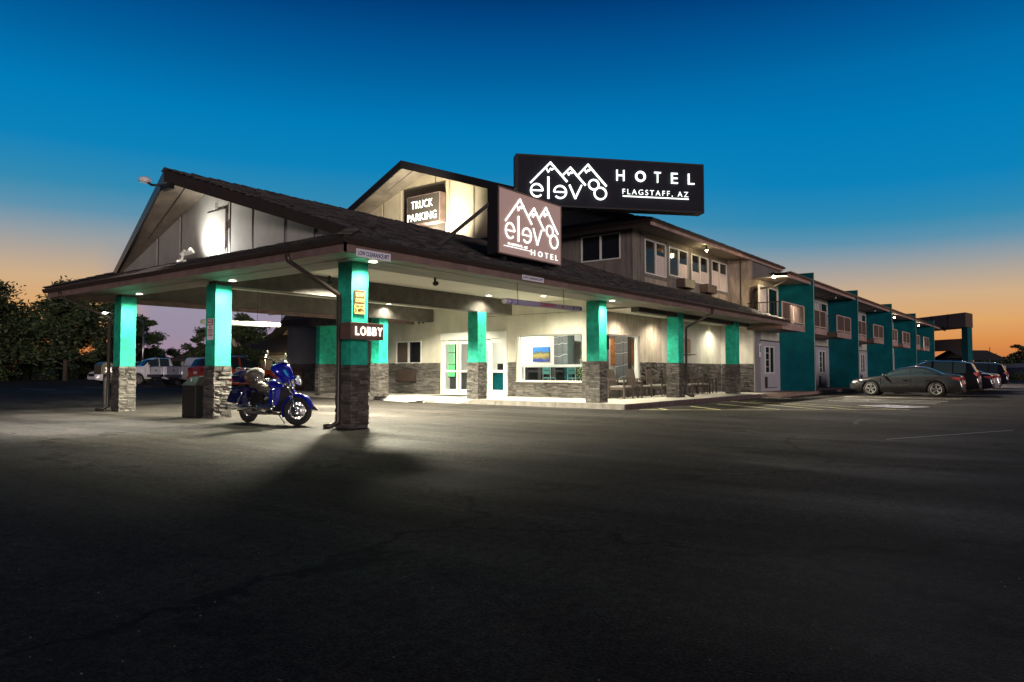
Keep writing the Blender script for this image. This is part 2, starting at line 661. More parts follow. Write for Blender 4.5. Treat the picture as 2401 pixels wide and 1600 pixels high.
def asphalt():
    m = bpy.data.materials.new('asphalt')
    m.use_nodes = True
    nt = m.node_tree
    N, Lk = nt.nodes, nt.links
    b = N['Principled BSDF']
    t = N.new('ShaderNodeTexCoord')

    def noise(scale, det=6, st=(1, 1, 1), rot=0, dist=0):
        mp = N.new('ShaderNodeMapping')
        mp.inputs['Scale'].default_value = st
        mp.inputs['Rotation'].default_value = (0, 0, rot)
        Lk.new(t.outputs['Object'], mp.inputs[0])
        n = N.new('ShaderNodeTexNoise')
        n.inputs['Scale'].default_value = scale
        n.inputs['Detail'].default_value = det
        n.inputs['Roughness'].default_value = .62
        n.inputs['Distortion'].default_value = dist
        Lk.new(mp.outputs[0], n.inputs['Vector'])
        return n.outputs['Fac']

    def rng(s, a, b_, c, d):
        r = N.new('ShaderNodeMapRange')
        for k, v in zip(('From Min', 'From Max', 'To Min', 'To Max'), (a, b_, c, d)):
            r.inputs[k].default_value = v
        Lk.new(s, r.inputs['Value'])
        return r.outputs[0]

    def mul(a, b_):
        n = N.new('ShaderNodeMath')
        n.operation = 'MULTIPLY'
        for i, v in enumerate((a, b_)):
            if isinstance(v, float): n.inputs[i].default_value = v
            else: Lk.new(v, n.inputs[i])
        return n.outputs[0]
    big = rng(noise(.22, 5, dist=.6), .3, .7, .62, 1.35)
    sweep = rng(noise(.55, 5, (1, .16, 1), R(38), 1.2), .35, .72, .62, 1.45)
    sweep2 = rng(noise(.8, 6, (1, .12, 1), R(-30), 2.2), .4, .75, .86, 1.25)
    mid = rng(noise(2.5, 8), .3, .7, .85, 1.15)
    fine = rng(noise(60, 3), .3, .7, .15, 2.2)
    grit = rng(noise(14, 6), .3, .7, .5, 1.6)
    mpv = N.new('ShaderNodeMapping')
    Lk.new(t.outputs['Object'], mpv.inputs[0])
    wob = N.new('ShaderNodeTexNoise')
    wob.inputs['Scale'].default_value = 1.3
    wob.inputs['Detail'].default_value = 5
    Lk.new(mpv.outputs[0], wob.inputs['Vector'])
    va = N.new('ShaderNodeVectorMath')
    va.operation = 'MULTIPLY_ADD'
    Lk.new(wob.outputs['Color'], va.inputs[0])
    va.inputs[1].default_value = (1.6, 1.6, 0)
    Lk.new(mpv.outputs[0], va.inputs[2])
    vo = N.new('ShaderNodeTexVoronoi')
    vo.feature = 'DISTANCE_TO_EDGE'
    vo.inputs['Scale'].default_value = .16
    Lk.new(va.outputs[0], vo.inputs['Vector'])
    crack = rng(vo.outputs['Distance'], 0, .009, .3, 1.0)
    stain = rng(noise(.9, 4, (1, 1, 1), R(10), .8), .62, .72, 1.0, .6)
    pale = rng(noise(.33, 7, (1, .5, 1), R(60), 1.5), .60, .70, 1.0, 1.7)
    v = mul(stain, mul(mul(mul(mul(mul(mul(mul(big, sweep), sweep2), mid), fine), grit), crack), pale))
    c = N.new('ShaderNodeMix')
    c.data_type = 'RGBA'
    c.blend_type = 'MULTIPLY'
    c.inputs['Factor'].default_value = 1
    c.inputs['A'].default_value = (.037, .033, .030, 1)
    b.inputs['Specular IOR Level'].default_value = .12
    Lk.new(v, c.inputs['B'])
    Lk.new(c.outputs['Result'], b.inputs['Base Color'])
    Lk.new(rng(noise(.5, 5, (1, .3, 1), R(25), 1), .3, .7, .70, .95), b.inputs['Roughness'])
    bp = N.new('ShaderNodeBump')
    bp.inputs['Strength'].default_value = .9
    bp.inputs['Distance'].default_value = .012
    Lk.new(noise(55, 3), bp.inputs['Height'])
    Lk.new(bp.outputs[0], b.inputs['Normal'])
    return m


M['asphalt'] = asphalt()
mb = MB()
xs = [-60, -30, -10, 0, 10, 20, 30, 45, 60, 90, 140, 250, 500, 1200]
ys = [-60, -20, 0, 10, 20, 26, 28, 30, 32, 34, 36, 38, 50, 75, 120, 250, 500, 1200]
g = [[mb._v((x, y, gh(x, y))) for y in ys] for x in xs]
for i in range(len(xs) - 1):
    for j in range(len(ys) - 1):
        f = mb.bm.faces.new((g[i][j], g[i + 1][j], g[i + 1][j + 1], g[i][j + 1]))
tag(mb.build('parking_lot', None, 'asphalt'), kind='structure')

# sidewalk: slab polygon with kerb
SW = .17
mb = MB().m('concrete')
mb.box(20.16, 23.6, 11.05, 19.7, .0, SW)
mb.box(23.6, 35.4, 11.05, 14.1, .0, SW)
mb.box(20.9, 23.6, 22.75, 34.5, .0, SW)
mb.hexa([(20.02, 19.7, 0), (23.6, 19.7, 0), (23.6, 22.75, 0), (20.76, 22.75, 0), (20.16, 19.7, SW), (23.6, 19.7, SW), (23.6, 22.75, SW), (20.9, 22.75, SW)])
tag(mb.build('sidewalk'), kind='structure')
mb = MB().m('concrete')   # dropped entry apron
mb.face([(19.55, 20.2, .012), (20.16, 19.72, .10), (20.9, 22.72, .10), (20.3, 22.4, .012)])
tag(mb.build('entry_ramp'), kind='structure')
mb = MB()
q = random.Random(5)


def kerb_run(mb, pts, h=SW, w=.16, n=6):
    for a, b in zip(pts, pts[1:]):
        a, b = Vector((*a, 0)), Vector((*b, 0))
        L = (b - a).length
        k = max(1, int(L / 2.6))
        d = (b - a).normalized()
        for i in range(k):
            p, r_ = a + d * (L * i / k + .008), a + d * (L * (i + 1) / k - .008)
            hh = h + q.uniform(-.006, .004)
            s = Vector((-d.y, d.x, 0)) * w
            mb.hexa([p - s * .12, r_ - s * .12, r_ + s, p + s, p + Vector((0, 0, hh)), r_ + Vector((0, 0, hh)), r_ + s + Vector((0, 0, hh)), p + s + Vector((0, 0, hh))])


kerb_run(mb.m('kerb'), [(20.2, 18.9), (20.0, 10.9)])
mb.m('kerb')
mb.hexa([(20.1, 19.7, 0), (20.3, 19.7, 0), (20.36, 18.9, 0), (20.18, 18.9, 0), (20.14, 19.7, .05), (20.3, 19.7, .05), (20.36, 18.9, SW + .003), (20.2, 18.9, SW + .003)])
kerb_run(mb.m('kerb'), [(20.9, 34.5), (20.75, 23.4)])
mb.hexa([(20.72, 22.75, 0), (20.92, 22.75, 0), (20.93, 23.4, 0), (20.75, 23.4, 0), (20.76, 22.75, .05), (20.92, 22.75, .05), (20.93, 23.4, SW + .003), (20.76, 23.4, SW + .003)])
tag(mb.build('kerb'), kind='structure')
mb = MB()
kerb_run(mb.m('kerb_red'), [(20.0, 10.9), (33.6, 10.9)])
tag(mb.build('painted_kerb'), kind='structure')
mb = MB().m('paving')
mb.box(35.42, 96, 10.35, 12.4, 0, .15)
mb.hexa([(33.6, 10.3, 0), (35.4, 10.3, 0), (35.4, 11.04, 0), (33.6, 11.04, 0), (33.6, 10.9, .10), (35.4, 10.35, .14), (35.4, 11.04, .16), (33.6, 11.04, .16)])
tag(mb.build('walkway'), kind='structure')

# markings
mb = MB().m('yellow')


def stripe(mb, pts, w=.1, z=.006):
    for a, b in zip(pts, pts[1:]):
        a, b = Vector((*a, z)), Vector((*b, z))
        d = (b - a).normalized()
        s = Vector((-d.y, d.x, 0)) * w / 2
        mb.face([a - s, b - s, b + s, a + s])


stripe(mb, [(20.3, 10.55), (21.2, 9.3), (22.3, 7.9), (23.4, 6.4), (24.6, 5.0), (25.6, 3.8)])
stripe(mb, [(21.4, 10.4), (20.8, 9.8)])
stripe(mb, [(23.4, 10.2), (21.8, 8.45)])
stripe(mb, [(25.5, 10.05), (24.5, 8.6), (23.2, 7.1)])
stripe(mb, [(27.7, 10.0), (26.2, 8.4), (23.8, 5.9)])
stripe(mb, [(28.0, 9.7), (28.1, 8.6), (27.0, 6.5), (25.6, 4.2)])
stripe(mb, [(28.6, 10.7), (27.8, 10.1)])
stripe(mb, [(27.2, 8.3), (25.6, 6.2), (24.3, 5.1)])
tag(mb.build('hatched_marking'), kind='structure')
mb = MB().m('white_paint')
for x, y0, y1 in ((31.3, 7.6, 3.7), (33.9, 7.6, 3.6), (36.9, 8.3, 3.4), (42.1, 8.6, 3.6), (48.2, 8.6, 3.6), (54, 8.6, 3.6), (60, 8.6, 3.6), (69, 8.5, 2.4), (76, 8.5, 2.4)):
    stripe(mb, [(x, y0), (x - .5, y1)], .12)
stripe(mb, [(32.6, 7.4), (32, 3.7)], .1)
stripe(mb, [(14.2, 2.5), (18, .8)], .03)
for k in range(5):
    stripe(mb, [(8 + k * 3.4, 46), (8 + k * 3.4, 41)], .1, gh(8, 46) + .006)
tag(mb.build('parking_stripes'), kind='structure')
mb = MB().m('white_paint')
stripe(mb, [(28.05, 5.35), (27.2, 3.9)], 1.5, .007)
mb.m('navy_paint')
stripe(mb, [(27.95, 5.15), (27.3, 4.05)], 1.2, .011)
mb.m('white_paint')
mb.lathe([(.30, .014), (.37, .014)], (27.6, 4.5, 0), 'z')
stripe(mb, [(27.5, 5.0), (27.62, 4.6), (27.9, 4.5)], .07, .015)
tag(mb.build('accessible_marking'), kind='structure')

# worn turning arcs left by tyres
M['scuff'] = mat('scuffed asphalt', (.062, .055, .050), .9, var=.5, vscale=5)
mb = MB().m('scuff')
for (cx, cy, r_, a0, a1, w) in ((15.2, 4.2, 1.1, 120, 240, .07), (19.5, -1.5, 5.5, 80, 112, .10), (13.0, 1.0, 2.2, 30, 70, .03)):
    stripe(mb, [(cx + r_ * math.cos(R(a)), cy + r_ * math.sin(R(a))) for a in range(a0, a1, 4)], w, .003)
tag(mb.build('tyre_marks'), kind='structure')
M['pebble'] = mat('pale grit', (.16, .15, .13), .9, island=.7, var=.2)
q = random.Random(12)
mb = MB().m('pebble')
for k in range(900):
    d, a = q.uniform(2.6, 16), YAW + q.uniform(-.68, .68)
    x, y, r_ = d * math.cos(a), d * math.sin(a), q.uniform(.002, .007)
    if y > 11.5 and x > 8.5: continue
    mb.face([(x - r_, y, 0), (x, y - r_, 0), (x, y, r_)])
    mb.face([(x, y - r_, 0), (x + r_, y, 0), (x, y, r_)])
    mb.face([(x + r_, y, 0), (x, y + r_, 0), (x, y, r_)])
    mb.face([(x, y + r_, 0), (x - r_, y, 0), (x, y, r_)])
tag(mb.build('grit'), 'loose pale grit scattered over the asphalt in front', 'gravel', kind='stuff')

# ------------------------------------------------------------------ entrance canopy
CX0, CX1, CY0, CY1, CR = 8.3, 34.9, 10.2, 24.0, 17.1
ZE, SL = 3.66, .357
canopy = thing('entrance_canopy', 'gabled shingle roofed entrance canopy on teal posts over the driveway', 'canopy', (15, 17, 0))


def cz(y): return ZE + (min(y, 2 * CR - y) - CY0) * SL


# roof shell
mb = MB().m('shingle_base')
XG = 9.67
ysk = CY0 + (XG - CX0)
zsk = ZE + (XG - CX0) * SL
pk = (8.43, CR, cz(CR))
mb.face([(CX0, CY0, ZE), (CX1, CY0, ZE), (CX1, 14.05, cz(14.05)), (26.5, 14.05, cz(14.05)), (26.5, 12.4, cz(12.4)), (26.5, CR, cz(CR)), pk, (XG, ysk, zsk)][:4] + [(26.5, CR, cz(CR)), pk, (XG, ysk, zsk)])
mb.face([(CX0, CY1, ZE), (XG, 2 * CR - ysk, zsk), pk, (26.5, CR, cz(CR)), (26.5, CY1, ZE)][::-1])
mb.face([(CX0, CY0, ZE), (XG, ysk, zsk), (XG, 2 * CR - ysk, zsk), (CX0, CY1, ZE)])
roof = mb.build('roof', canopy, world=True, normals=False)
mb = MB().m('shingle')
shingles(mb, (CX0, CY0, ZE), (CX1, CY0, ZE), (CX1, 14.05, cz(14.05)), (XG + 2.5, 14.05, cz(14.05)), seed=1)
mb.bm.clear()
zf = lambda y: (y, cz(y))


def slope_rows(mb, x_of, y0, y1, xend, seed):
    q = random.Random(seed)
    n = int((y1 - y0) / SLc / .24)
    for i in range(n):
        ya, yb = y0 + (y1 - y0) * i / n, y0 + (y1 - y0) * min(n, i + 1.25) / n
        xa = x_of(ya)
        x = xa + q.uniform(-.3, 0)
        xe = xend(ya)
        while x < xe:
            l = q.uniform(.18, .42)
            s0, s1 = max(x + .004, xa), min(xe, x + l - .004)
            if s1 > s0:
                t = q.uniform(.018, .036)
                dy = q.uniform(0, .02)
                A, B = (s0, ya - dy, cz(ya) - dy * SL + t), (s1, ya - dy, cz(ya) - dy * SL + t)
                mb.face([A, B, (s1, yb, cz(yb) + .006), (s0, yb, cz(yb) + .006)])
                mb.face([(s0, ya - dy, cz(ya) - dy * SL - .005), (s1, ya - dy, cz(ya) - dy * SL - .005), B, A])
            x += l


SLc = math.cos(math.atan(SL))


def rake_x(y):
    if y < ysk: return CX0 + (y - CY0)
    return XG + (8.43 - XG) * (y - ysk) / (CR - ysk)


slope_rows(mb, rake_x, CY0 - .02, CR, lambda y: CX1 if y < 14.0 else 26.5, 1)
# ridge caps
q = random.Random(9)
x = 8.4
while x < 26:
    t = q.uniform(.03, .05)
    mb.hexa([(x, CR - .16, cz(CR) - .045), (x + .3, CR - .16, cz(CR) - .055), (x + .3, CR + .16, cz(CR) - .055), (x, CR + .16, cz(CR) - .045),
             (x, CR - .02, cz(CR) + t), (x + .3, CR - .02, cz(CR) + t - .02), (x + .3, CR + .02, cz(CR) + t - .02), (x, CR + .02, cz(CR) + t)])
    x += .23
# skirt at the gable end
shingles(mb, (CX0, CY1, ZE), (CX0, CY0, ZE), (XG, ysk, zsk), (XG, 2 * CR - ysk, zsk), seed=4)
# hip caps near and far corner
for (a, b) in (((CX0, CY0, ZE), (XG, ysk, zsk)), ((CX0, CY1, ZE), (XG, 2 * CR - ysk, zsk))):
    a, b = Vector(a), Vector(b)
    for i in range(8):
        p, r_ = a.lerp(b, i / 8), a.lerp(b, (i + 1.2) / 8)
        mb.bar(p + Vector((0, 0, .05)), r_ + Vector((0, 0, .03)), .26, .03)
mb.build('shingles', roof, world=True)

# rake boards (prow gable), gable wall, its soffit
mb = MB().m('gutter')
for s in (0, 1):
    yb = ysk if s == 0 else 2 * CR - ysk
    a, b = Vector((8.40, CR, cz(CR) - .02)), Vector((XG - .05, yb, zsk + .02))
    dn = Vector((0, 0, -.30))
    o = Vector((.05, .02 if s else -.02, 0))
    mb.hexa([a + dn, b + dn * .75, b + dn * .75 + o, a + dn + o, a, b, b + o, a + o])
mb.build('rake_board', canopy, world=True)
mb = MB().m('gable_soffit')
ap = (XG, CR, cz(CR) - .16)
for s in (0, 1):
    yb = ysk if s == 0 else 2 * CR - ysk
    mb.face([(8.47, CR, cz(CR) - .16), (XG - .03, yb, zsk - .1), (XG, yb + (.25 if s == 0 else -.25), zsk - .1), ap])
    mb.m('gutter')
    c = Vector((9.05, CR, cz(CR) - .17))
    d = Vector((XG, yb + (.9 if s == 0 else -.9), cz(yb + (.9 if s == 0 else -.9)) - .17))
    mb.bar(c, d, .03, .012)
    mb.m('gable_soffit')
mb.build('gable_soffit', canopy, world=True, normals=False)
mb = MB().m('siding')
mb.prism([(XG, ysk + .1, zsk - .1), (XG, 2 * CR - ysk - .1, zsk - .1), ap], (.12, 0, 0))
mb.m('gutter')
for y in (19.9, 18.65, 16.28, 15.3, 14.0, 12.9):
    mb.box(XG - .012, XG, y - .016, y + .016, zsk - .05, min(cz(y) - .17, cz(2 * CR - y) - .17))
for y in (19.96, 18.71):
    mb.m('siding')
    mb.box(XG - .025, XG - .001, y, y + .06, zsk - .05, cz(y) - .17)
mb.build('gable_wall', canopy, world=True)
mb = MB().m('siding')    # access hatch
mb.box(XG - .03, XG - .004, 16.42, 17.35, 4.3, 5.28)
hatch = mb.build('access_hatch', canopy, world=True)
mb = MB().m('gutter')
mb.box(XG - .045, XG - .03, 16.36, 16.42, 4.75, 4.95)
mb.tube([(XG - .03, 16.44, 4.2), (XG - .03, 16.44, 5.35)], .012, 6)
mb.tube([(XG - .03, 16.44, 5.3), (XG - .03, 16.9, 5.3), (XG - .03, 16.9, 5.5)], .01, 6)
mb.build('conduit', hatch, world=True)

# fascia, gutter
mb = MB().m('fascia')
mb.box(CX0 + .06, CX0 + .1, CY0 + .06, CY1 - .06, 3.40, 3.62)
mb.box(CX0 + .06, CX1, CY0 + .06, CY0 + .1, 3.40, 3.62)
mb.box(CX1 - .04, CX1, CY0 + .1, 12.2, 3.40, 3.62)
mb.box(CX0 + .1, 26, CY1 - .1, CY1 - .06, 3.40, 3.62)
mb.build('fascia', canopy, world=True)
mb = MB().m('gutter')


def gutter(mb, a, b, out, z=ZE - .11, d=.12, h=.11):
    """K-profile trough along a-b, opening outward"""
    a, b, out = Vector((*a, z)), Vector((*b, z)), Vector((*out, 0))
    prof = [(0, h), (0, 0), (d * .7, 0), (d * .85, h * .55), (d, h * .65), (d, h), (d * .9, h), (d * .88, h * .7), (d * .7, h * .2), (.01, h * .2)]
    P = [[c + out * u + Vector((0, 0, w)) for u, w in prof] for c in (a, b)]
    for i in range(len(prof) - 1):
        mb.face([P[0][i], P[0][i + 1], P[1][i + 1], P[1][i]])
    for P_ in P:
        mb.face(P_[:7])


gutter(mb, (CX0 + .06, CY0 - .04), (CX0 + .06, CY1 + .05), (-1, 0))
gutter(mb, (CX0 - .04, CY0 + .06), (CX1 + .1, CY0 + .06), (0, -1))
mb.build('gutter', canopy, world=True)

# downspouts
mb = MB().m('gutter')
mb.tube([(CX0 + .02, 11.95, 3.52), (CX0 + .05, 11.95, 3.38), (9.78, 12.2, 2.86), (9.83, 12.24, 2.74), (9.83, 12.24, .14), (9.72, 12.3, .06), (9.55, 12.35, .05)], .055, 8)
mb.build('downspout', canopy, world=True)
mb = MB().m('gutter')
mb.tube([(CX0 + .02, 22.95, 3.52), (CX0 + .05, 22.95, 3.38), (9.77, 23.05, 2.85), (9.80, 23.15, 2.72), (9.80, 23.15, .16), (9.68, 23.2, .07), (9.5, 23.3, .06)], .05, 8)
mb.build('downspout', canopy, world=True)
mb = MB().m('gutter')
mb.tube([(25.5, CY0, 3.55), (25.5, CY0 + .02, 3.35), (26.9, 11.85, 2.98), (27.02, 11.93, 2.88), (27.02, 11.93, .3), (27.1, 11.8, .24), (27.2, 11.7, .22)], .05, 8)
mb.build('downspout', canopy, world=True)

# soffits and ceilings
mb = MB().m('soffit_y')
mb.box(CX0 + .1, 10.36, CY0 + .1, CY1 - .1, 3.56, 3.60)
mb.m('soffit')
mb.box(10.36, CX1 - .04, CY0 + .1, 12.46, 3.555, 3.60)
mb.box(10.36, 26, 23.4, CY1 - .1, 3.56, 3.60)
mb.m('gutter')
for x in (8.95, 9.55):
    mb.box(x - .008, x + .008, CY0 + .3, CY1 - .3, 3.546, 3.552)
for y in (10.8, 11.4):
    mb.box(10.4, CX1 - .2, y - .008, y + .008, 3.54, 3.546)
mb.build('soffit', canopy, world=True)
mb = MB().m('ceiling')
mb.box(10.36, 23.6, 12.46, 23.4, 4.05, 4.1)
mb.box(23.6, 36.2, 12.46, 14.05, 3.57, 3.62)
mb.box(23.6, 23.66, 12.46, 14.05, 3.57, 4.1)
mb.box(10.36, 10.40, 12.46, 23.4, 3.60, 4.1)
mb.box(10.4, 23.6, 12.46, 12.5, 3.60, 4.1)
mb.box(10.4, 23.6, 23.36, 23.4, 3.60, 4.1)
mb.build('ceiling', canopy, world=True)
for y0, y1, x1 in ((17.3, 17.68, 22.5), (22.65, 23.03, 23.55)):
    mb = MB().m('beam')
    mb.box(9.92, x1, y0, y1, 3.46, 4.045)
    mb.build('beam', canopy, world=True)
mb = MB().m('gutter')
mb.box(9.95, 23.4, 19.9, 20.1, 3.80, 4.045)
mb.build('beam', canopy, world=True)
mb = MB().m('beam')
mb.box(23.3, 32.8, 12.1, 12.42, 3.38, 3.553)
mb.box(33.4, 35.3, 12.1, 12.3, 3.4, 3.553)
mb.build('beam', canopy, world=True)
mb = MB().m('beam')
mb.box(20.42, 20.8, 23.05, 27.5, 3.3, 4.0)
mb.build('beam', canopy, world=True)
mb = MB().m('beam')
mb.box(20.9, 23.58, 20.6, 20.9, 3.46, 4.045)
mb.bm.clear()

W = .46
for i, (x, y, z0, hs, top) in enumerate(((9.9, 11.92, 0, 1.35, 3.56), (9.9, 17.3, 0, 1.35, 3.50), (9.9, 22.63, 0, 1.36, 3.50),
                                         (20.39, 12.05, SW, 1.55, 3.555), (20.39, 17.3, SW, 1.55, 3.46), (20.39, 22.75, SW, 1.55, 3.46),
                                         (26.56, 12.05, SW, 1.55, 3.555), (32.87, 12.05, SW, 1.55, 3.555))):
    mb = MB().m('teal')
    w = W if i < 3 else .50
    mb.box(x, x + w, y, y + w, hs, top)
    c = mb.build('post', canopy, world=True, bevel=.012)
    mb = MB().m('stone_back')
    mb.box(x + .02, x + w - .02, y + .02, y + w - .02, z0, hs - .002)
    mb.m('stone')
    for (p, u, n) in (((x, y, 0), (1, 0, 0), (0, -1, 0)), ((x, y + w, 0), (0, -1, 0), (-1, 0, 0)), ((x + w, y, 0), (0, 1, 0), (1, 0, 0)), ((x + w, y + w, 0), (-1, 0, 0), (0, 1, 0))):
        stone_face(mb, Vector(p) - Vector(n) * .02 - Vector(u) * .02, u, n, w + .04, z0, hs, .06, 20 + i * 5 + int(n[0] * 2 + n[1]), .27)
    mb.build('stone_base', c, world=True, normals=True)

# recessed downlights of the canopy: a trim ring, a lens and the lamp inside; the last three are added fill
DL = [((10.13, 21.98, 3.545), 'recessed downlight above the leftmost teal post', 560), ((10.1, 16.85, 3.545), 'recessed downlight above the teal post behind the motorcycle', 560),
      ((10.16, 11.55, 3.545), 'recessed downlight above the nearest teal post', 520), ((20.62, 11.68, 3.54), 'recessed downlight above the teal post at the kerb corner', 560),
      ((20.55, 16.9, 4.04), 'recessed downlight over the teal post by the lobby door', 330), ((20.6, 22.4, 4.04), 'recessed downlight over the post behind the lobby sign', 300),
      ((21.9, 15.35, 4.04), 'recessed downlight alone in the pale ceiling by the door', 1100), ((25.0, 13.2, 3.56), 'recessed downlight over the first patio chair', 520),
      ((28.2, 13.25, 3.56), 'recessed downlight behind the second walkway post', 420), ((34.6, 13.35, 3.56), 'recessed downlight nearest the inner wall corner', 360),
      ((13.6, 15.9, 4.04), 'added fill downlight in the front bay of the drive ceiling', 13000),  # added behind the nearest post to brighten the drive and forecourt
      ((20.0, 20.3, 4.04), 'added fill downlight before the office window', 1700), ((15.2, 20.4, 4.04), 'added fill downlight beyond the long beam in the drive', 8000)]  # both added out of sight to brighten the lobby wall and ceiling
for (p, lab, pw) in DL:
    t = thing('downlight', lab, 'downlight', p, 0, 'recessed ceiling downlights')
    mb = MB().m('white_trim')
    mb.lathe([(.085, -.002), (.115, -.012), (.12, 0)])
    mb.build('trim', t)
    mb = MB().m('lamp')
    mb.lathe([(0, -.006), (.085, -.003)])
    mb.build('lens', t, normals=False)
    lamp('SPOT', 'lamp', (p[0], p[1], p[2] - .03), pw, parent=t, size=.3 if pw > 5000 else .07, spot=154 if pw > 1500 else 150, blend=.25 if pw > 1500 else .8, color=(1, .93, .70))

# ------------------------------------------------------------------ main building
bld = thing('motel_building', 'two storey stucco lobby building with ledge stone base and shingle gable roof', 'building', (30, 20, 0))
LX, LY = 23.6, 14.05
WB, WF = 12.35, 10.6


def wall_x(mb, x0, x1, y0, y1, z0, z1, holes):
    """wall slab between x0 and x1 thick, along y, with rectangular holes (ya, yb, za, zb)"""
    ys = sorted({y0, y1, *[h[0] for h in holes], *[h[1] for h in holes]})
    for a, b in zip(ys, ys[1:]):
        zz = [(z0, z1)]
        for h in holes:
            if h[0] <= a and h[1] >= b:
                zz = [(z0, h[2]), (h[3], z1)]
        for p, r_ in zz:
            if r_ - p > .01: mb.box(x0, x1, a, b, p, r_)


def wall_y(mb, y0, y1, x0, x1, z0, z1, holes):
    xs_ = sorted({x0, x1, *[h[0] for h in holes], *[h[1] for h in holes]})
    for a, b in zip(xs_, xs_[1:]):
        zz = [(z0, z1)]
        for h in holes:
            if h[0] <= a and h[1] >= b:
                zz = [(z0, h[2]), (h[3], z1)]
        for p, r_ in zz:
            if r_ - p > .01: mb.box(a, b, y0, y1, p, r_)


DOOR = (18.41, 22.16, SW, 2.92)
PIC = (14.70, 17.94, .80, 2.69)
SM = (23.42, 25.14, 1.57, 2.64)
mb = MB().m('stucco')
wall_x(mb, LX, LX + .2, LY, 26.6, SW, 4.06, [DOOR, PIC, SM])
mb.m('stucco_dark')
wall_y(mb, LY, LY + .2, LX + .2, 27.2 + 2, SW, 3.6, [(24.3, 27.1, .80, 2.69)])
mb.m('stucco')
mb.box(29.2, 36.2, LY, LY + .2, SW, 3.6)
mb.box(36.2, 36.4, 12.35, LY + .2, SW, 3.6)      # return wall
mb.m('soffit')
mb.box(LX - .012, LX, 14.05, 19.9, 3.545, 3.565)
walls = mb.build('wall', bld, world=True)

mb = MB().m('stone_back')
segs = [(22.2, 26.55), (18.0, 18.36)]
mb.m('stone')
HS = 1.60
stone_face(mb, (LX, 26.6, 0), (0, -1, 0), (-1, 0, 0), 26.6 - 22.24, SW, HS, seed=61)
stone_face(mb, (LX, 18.34, 0), (0, -1, 0), (-1, 0, 0), .40, SW, HS, seed=62)
stone_face(mb, (LX, 17.94, 0), (0, -1, 0), (-1, 0, 0), 17.94 - 14.70, SW, .77, seed=63)
stone_face(mb, (LX, 14.70, 0), (0, -1, 0), (-1, 0, 0), .65, SW, HS, seed=64)
stone_face(mb, (LX, LY, 0), (1, 0, 0), (0, -1, 0), .70, SW, HS, seed=65)
stone_face(mb, (24.3, LY, 0), (1, 0, 0), (0, -1, 0), 2.8, SW, .77, seed=66)
stone_face(mb, (27.1, LY, 0), (1, 0, 0), (0, -1, 0), 9.05, SW, HS, seed=67)
stone_face(mb, (36.2, 14.0, 0), (0, -1, 0), (-1, 0, 0), 1.66, SW, HS, seed=68)
mb.build('stone_base', bld, world=True)
mb = MB().m('concrete')
mb.box(LX - .07, LX + .02, 14.70, 17.94, .77, .80)
mb.box(24.3, 27.1, LY - .07, LY + .02, .77, .80)
mb.build('sill', bld, world=True)

# picture windows
mb = MB().m('white_trim')
y0, y1, z0, z1 = PIC
for a in ((y0, y0 + .05, z0, z1), (y1 - .07, y1, z0, z1), (y0 + .05, y1 - .07, z0, z0 + .05), (y0 + .05, y1 - .07, z1 - .05, z1)):
    mb.box(LX + .06, LX + .13, *a)
mb.box(LX + .04, LX + .10, y1 - .2, y1 - .17, z0 + .05, z1 - .05)
win = mb.build('picture_window', bld, world=True)
mb = MB().m('glass')
mb.face([(LX + .09, y0, z0), (LX + .09, y1, z0), (LX + .09, y1, z1), (LX + .09, y0, z1)])
mb.build('pane', win, world=True)
mb = MB().m('white_trim')
for a in ((24.3, 24.36, z0, z1), (27.02, 27.1, z0, z1), (24.36, 27.02, z0, z0 + .05), (24.36, 27.02, z1 - .05, z1)):
    mb.box(a[0], a[1], LY + .06, LY + .13, a[2], a[3])
mb.box(26.82, 26.86, LY + .04, LY + .10, z0 + .05, z1 - .05)
win = mb.build('picture_window', bld, world=True)
mb = MB().m('glass')
mb.face([(24.3, LY + .09, z0), (27.1, LY + .09, z0), (27.1, LY + .09, z1), (24.3, LY + .09, z1)])
mb.build('pane', win, world=True)

# small office window
y0, y1, z0, z1 = SM
mb = MB().m('white_trim')
ym = (y0 + y1) / 2
for a in ((y0, y0 + .06, z0, z1), (y1 - .06, y1, z0, z1), (y0 + .06, y1 - .06, z0, z0 + .06), (y0 + .06, y1 - .06, z1 - .06, z1), (ym - .04, ym + .04, z0 + .06, z1 - .06)):
    mb.box(LX - .03, LX + .07, *a)
win = mb.build('window', bld, world=True)
mb = MB().m('glass_dark')
mb.box(LX + .03, LX + .05, y0 + .06, y1 - .06, z0 + .06, z1 - .06)
mb.m('slat')
mb.box(LX + .022, LX + .028, ym + .12, y1 - .1, z0 + .1, z1 - .1)
mb.build('pane', win, world=True)
mb = MB().m('gutter')
mb.box(LX - .14, LX + .02, 23.75, 25.0, .72, 1.30)
ac = mb.build('air_conditioner', bld, world=True, bevel=.015)
mb = MB().m('slat')
for k in range(11):
    mb.box(LX - .15, LX - .142, 23.82, 24.93, .77 + k * .046, .795 + k * .046)
mb.build('grille', ac, world=True)

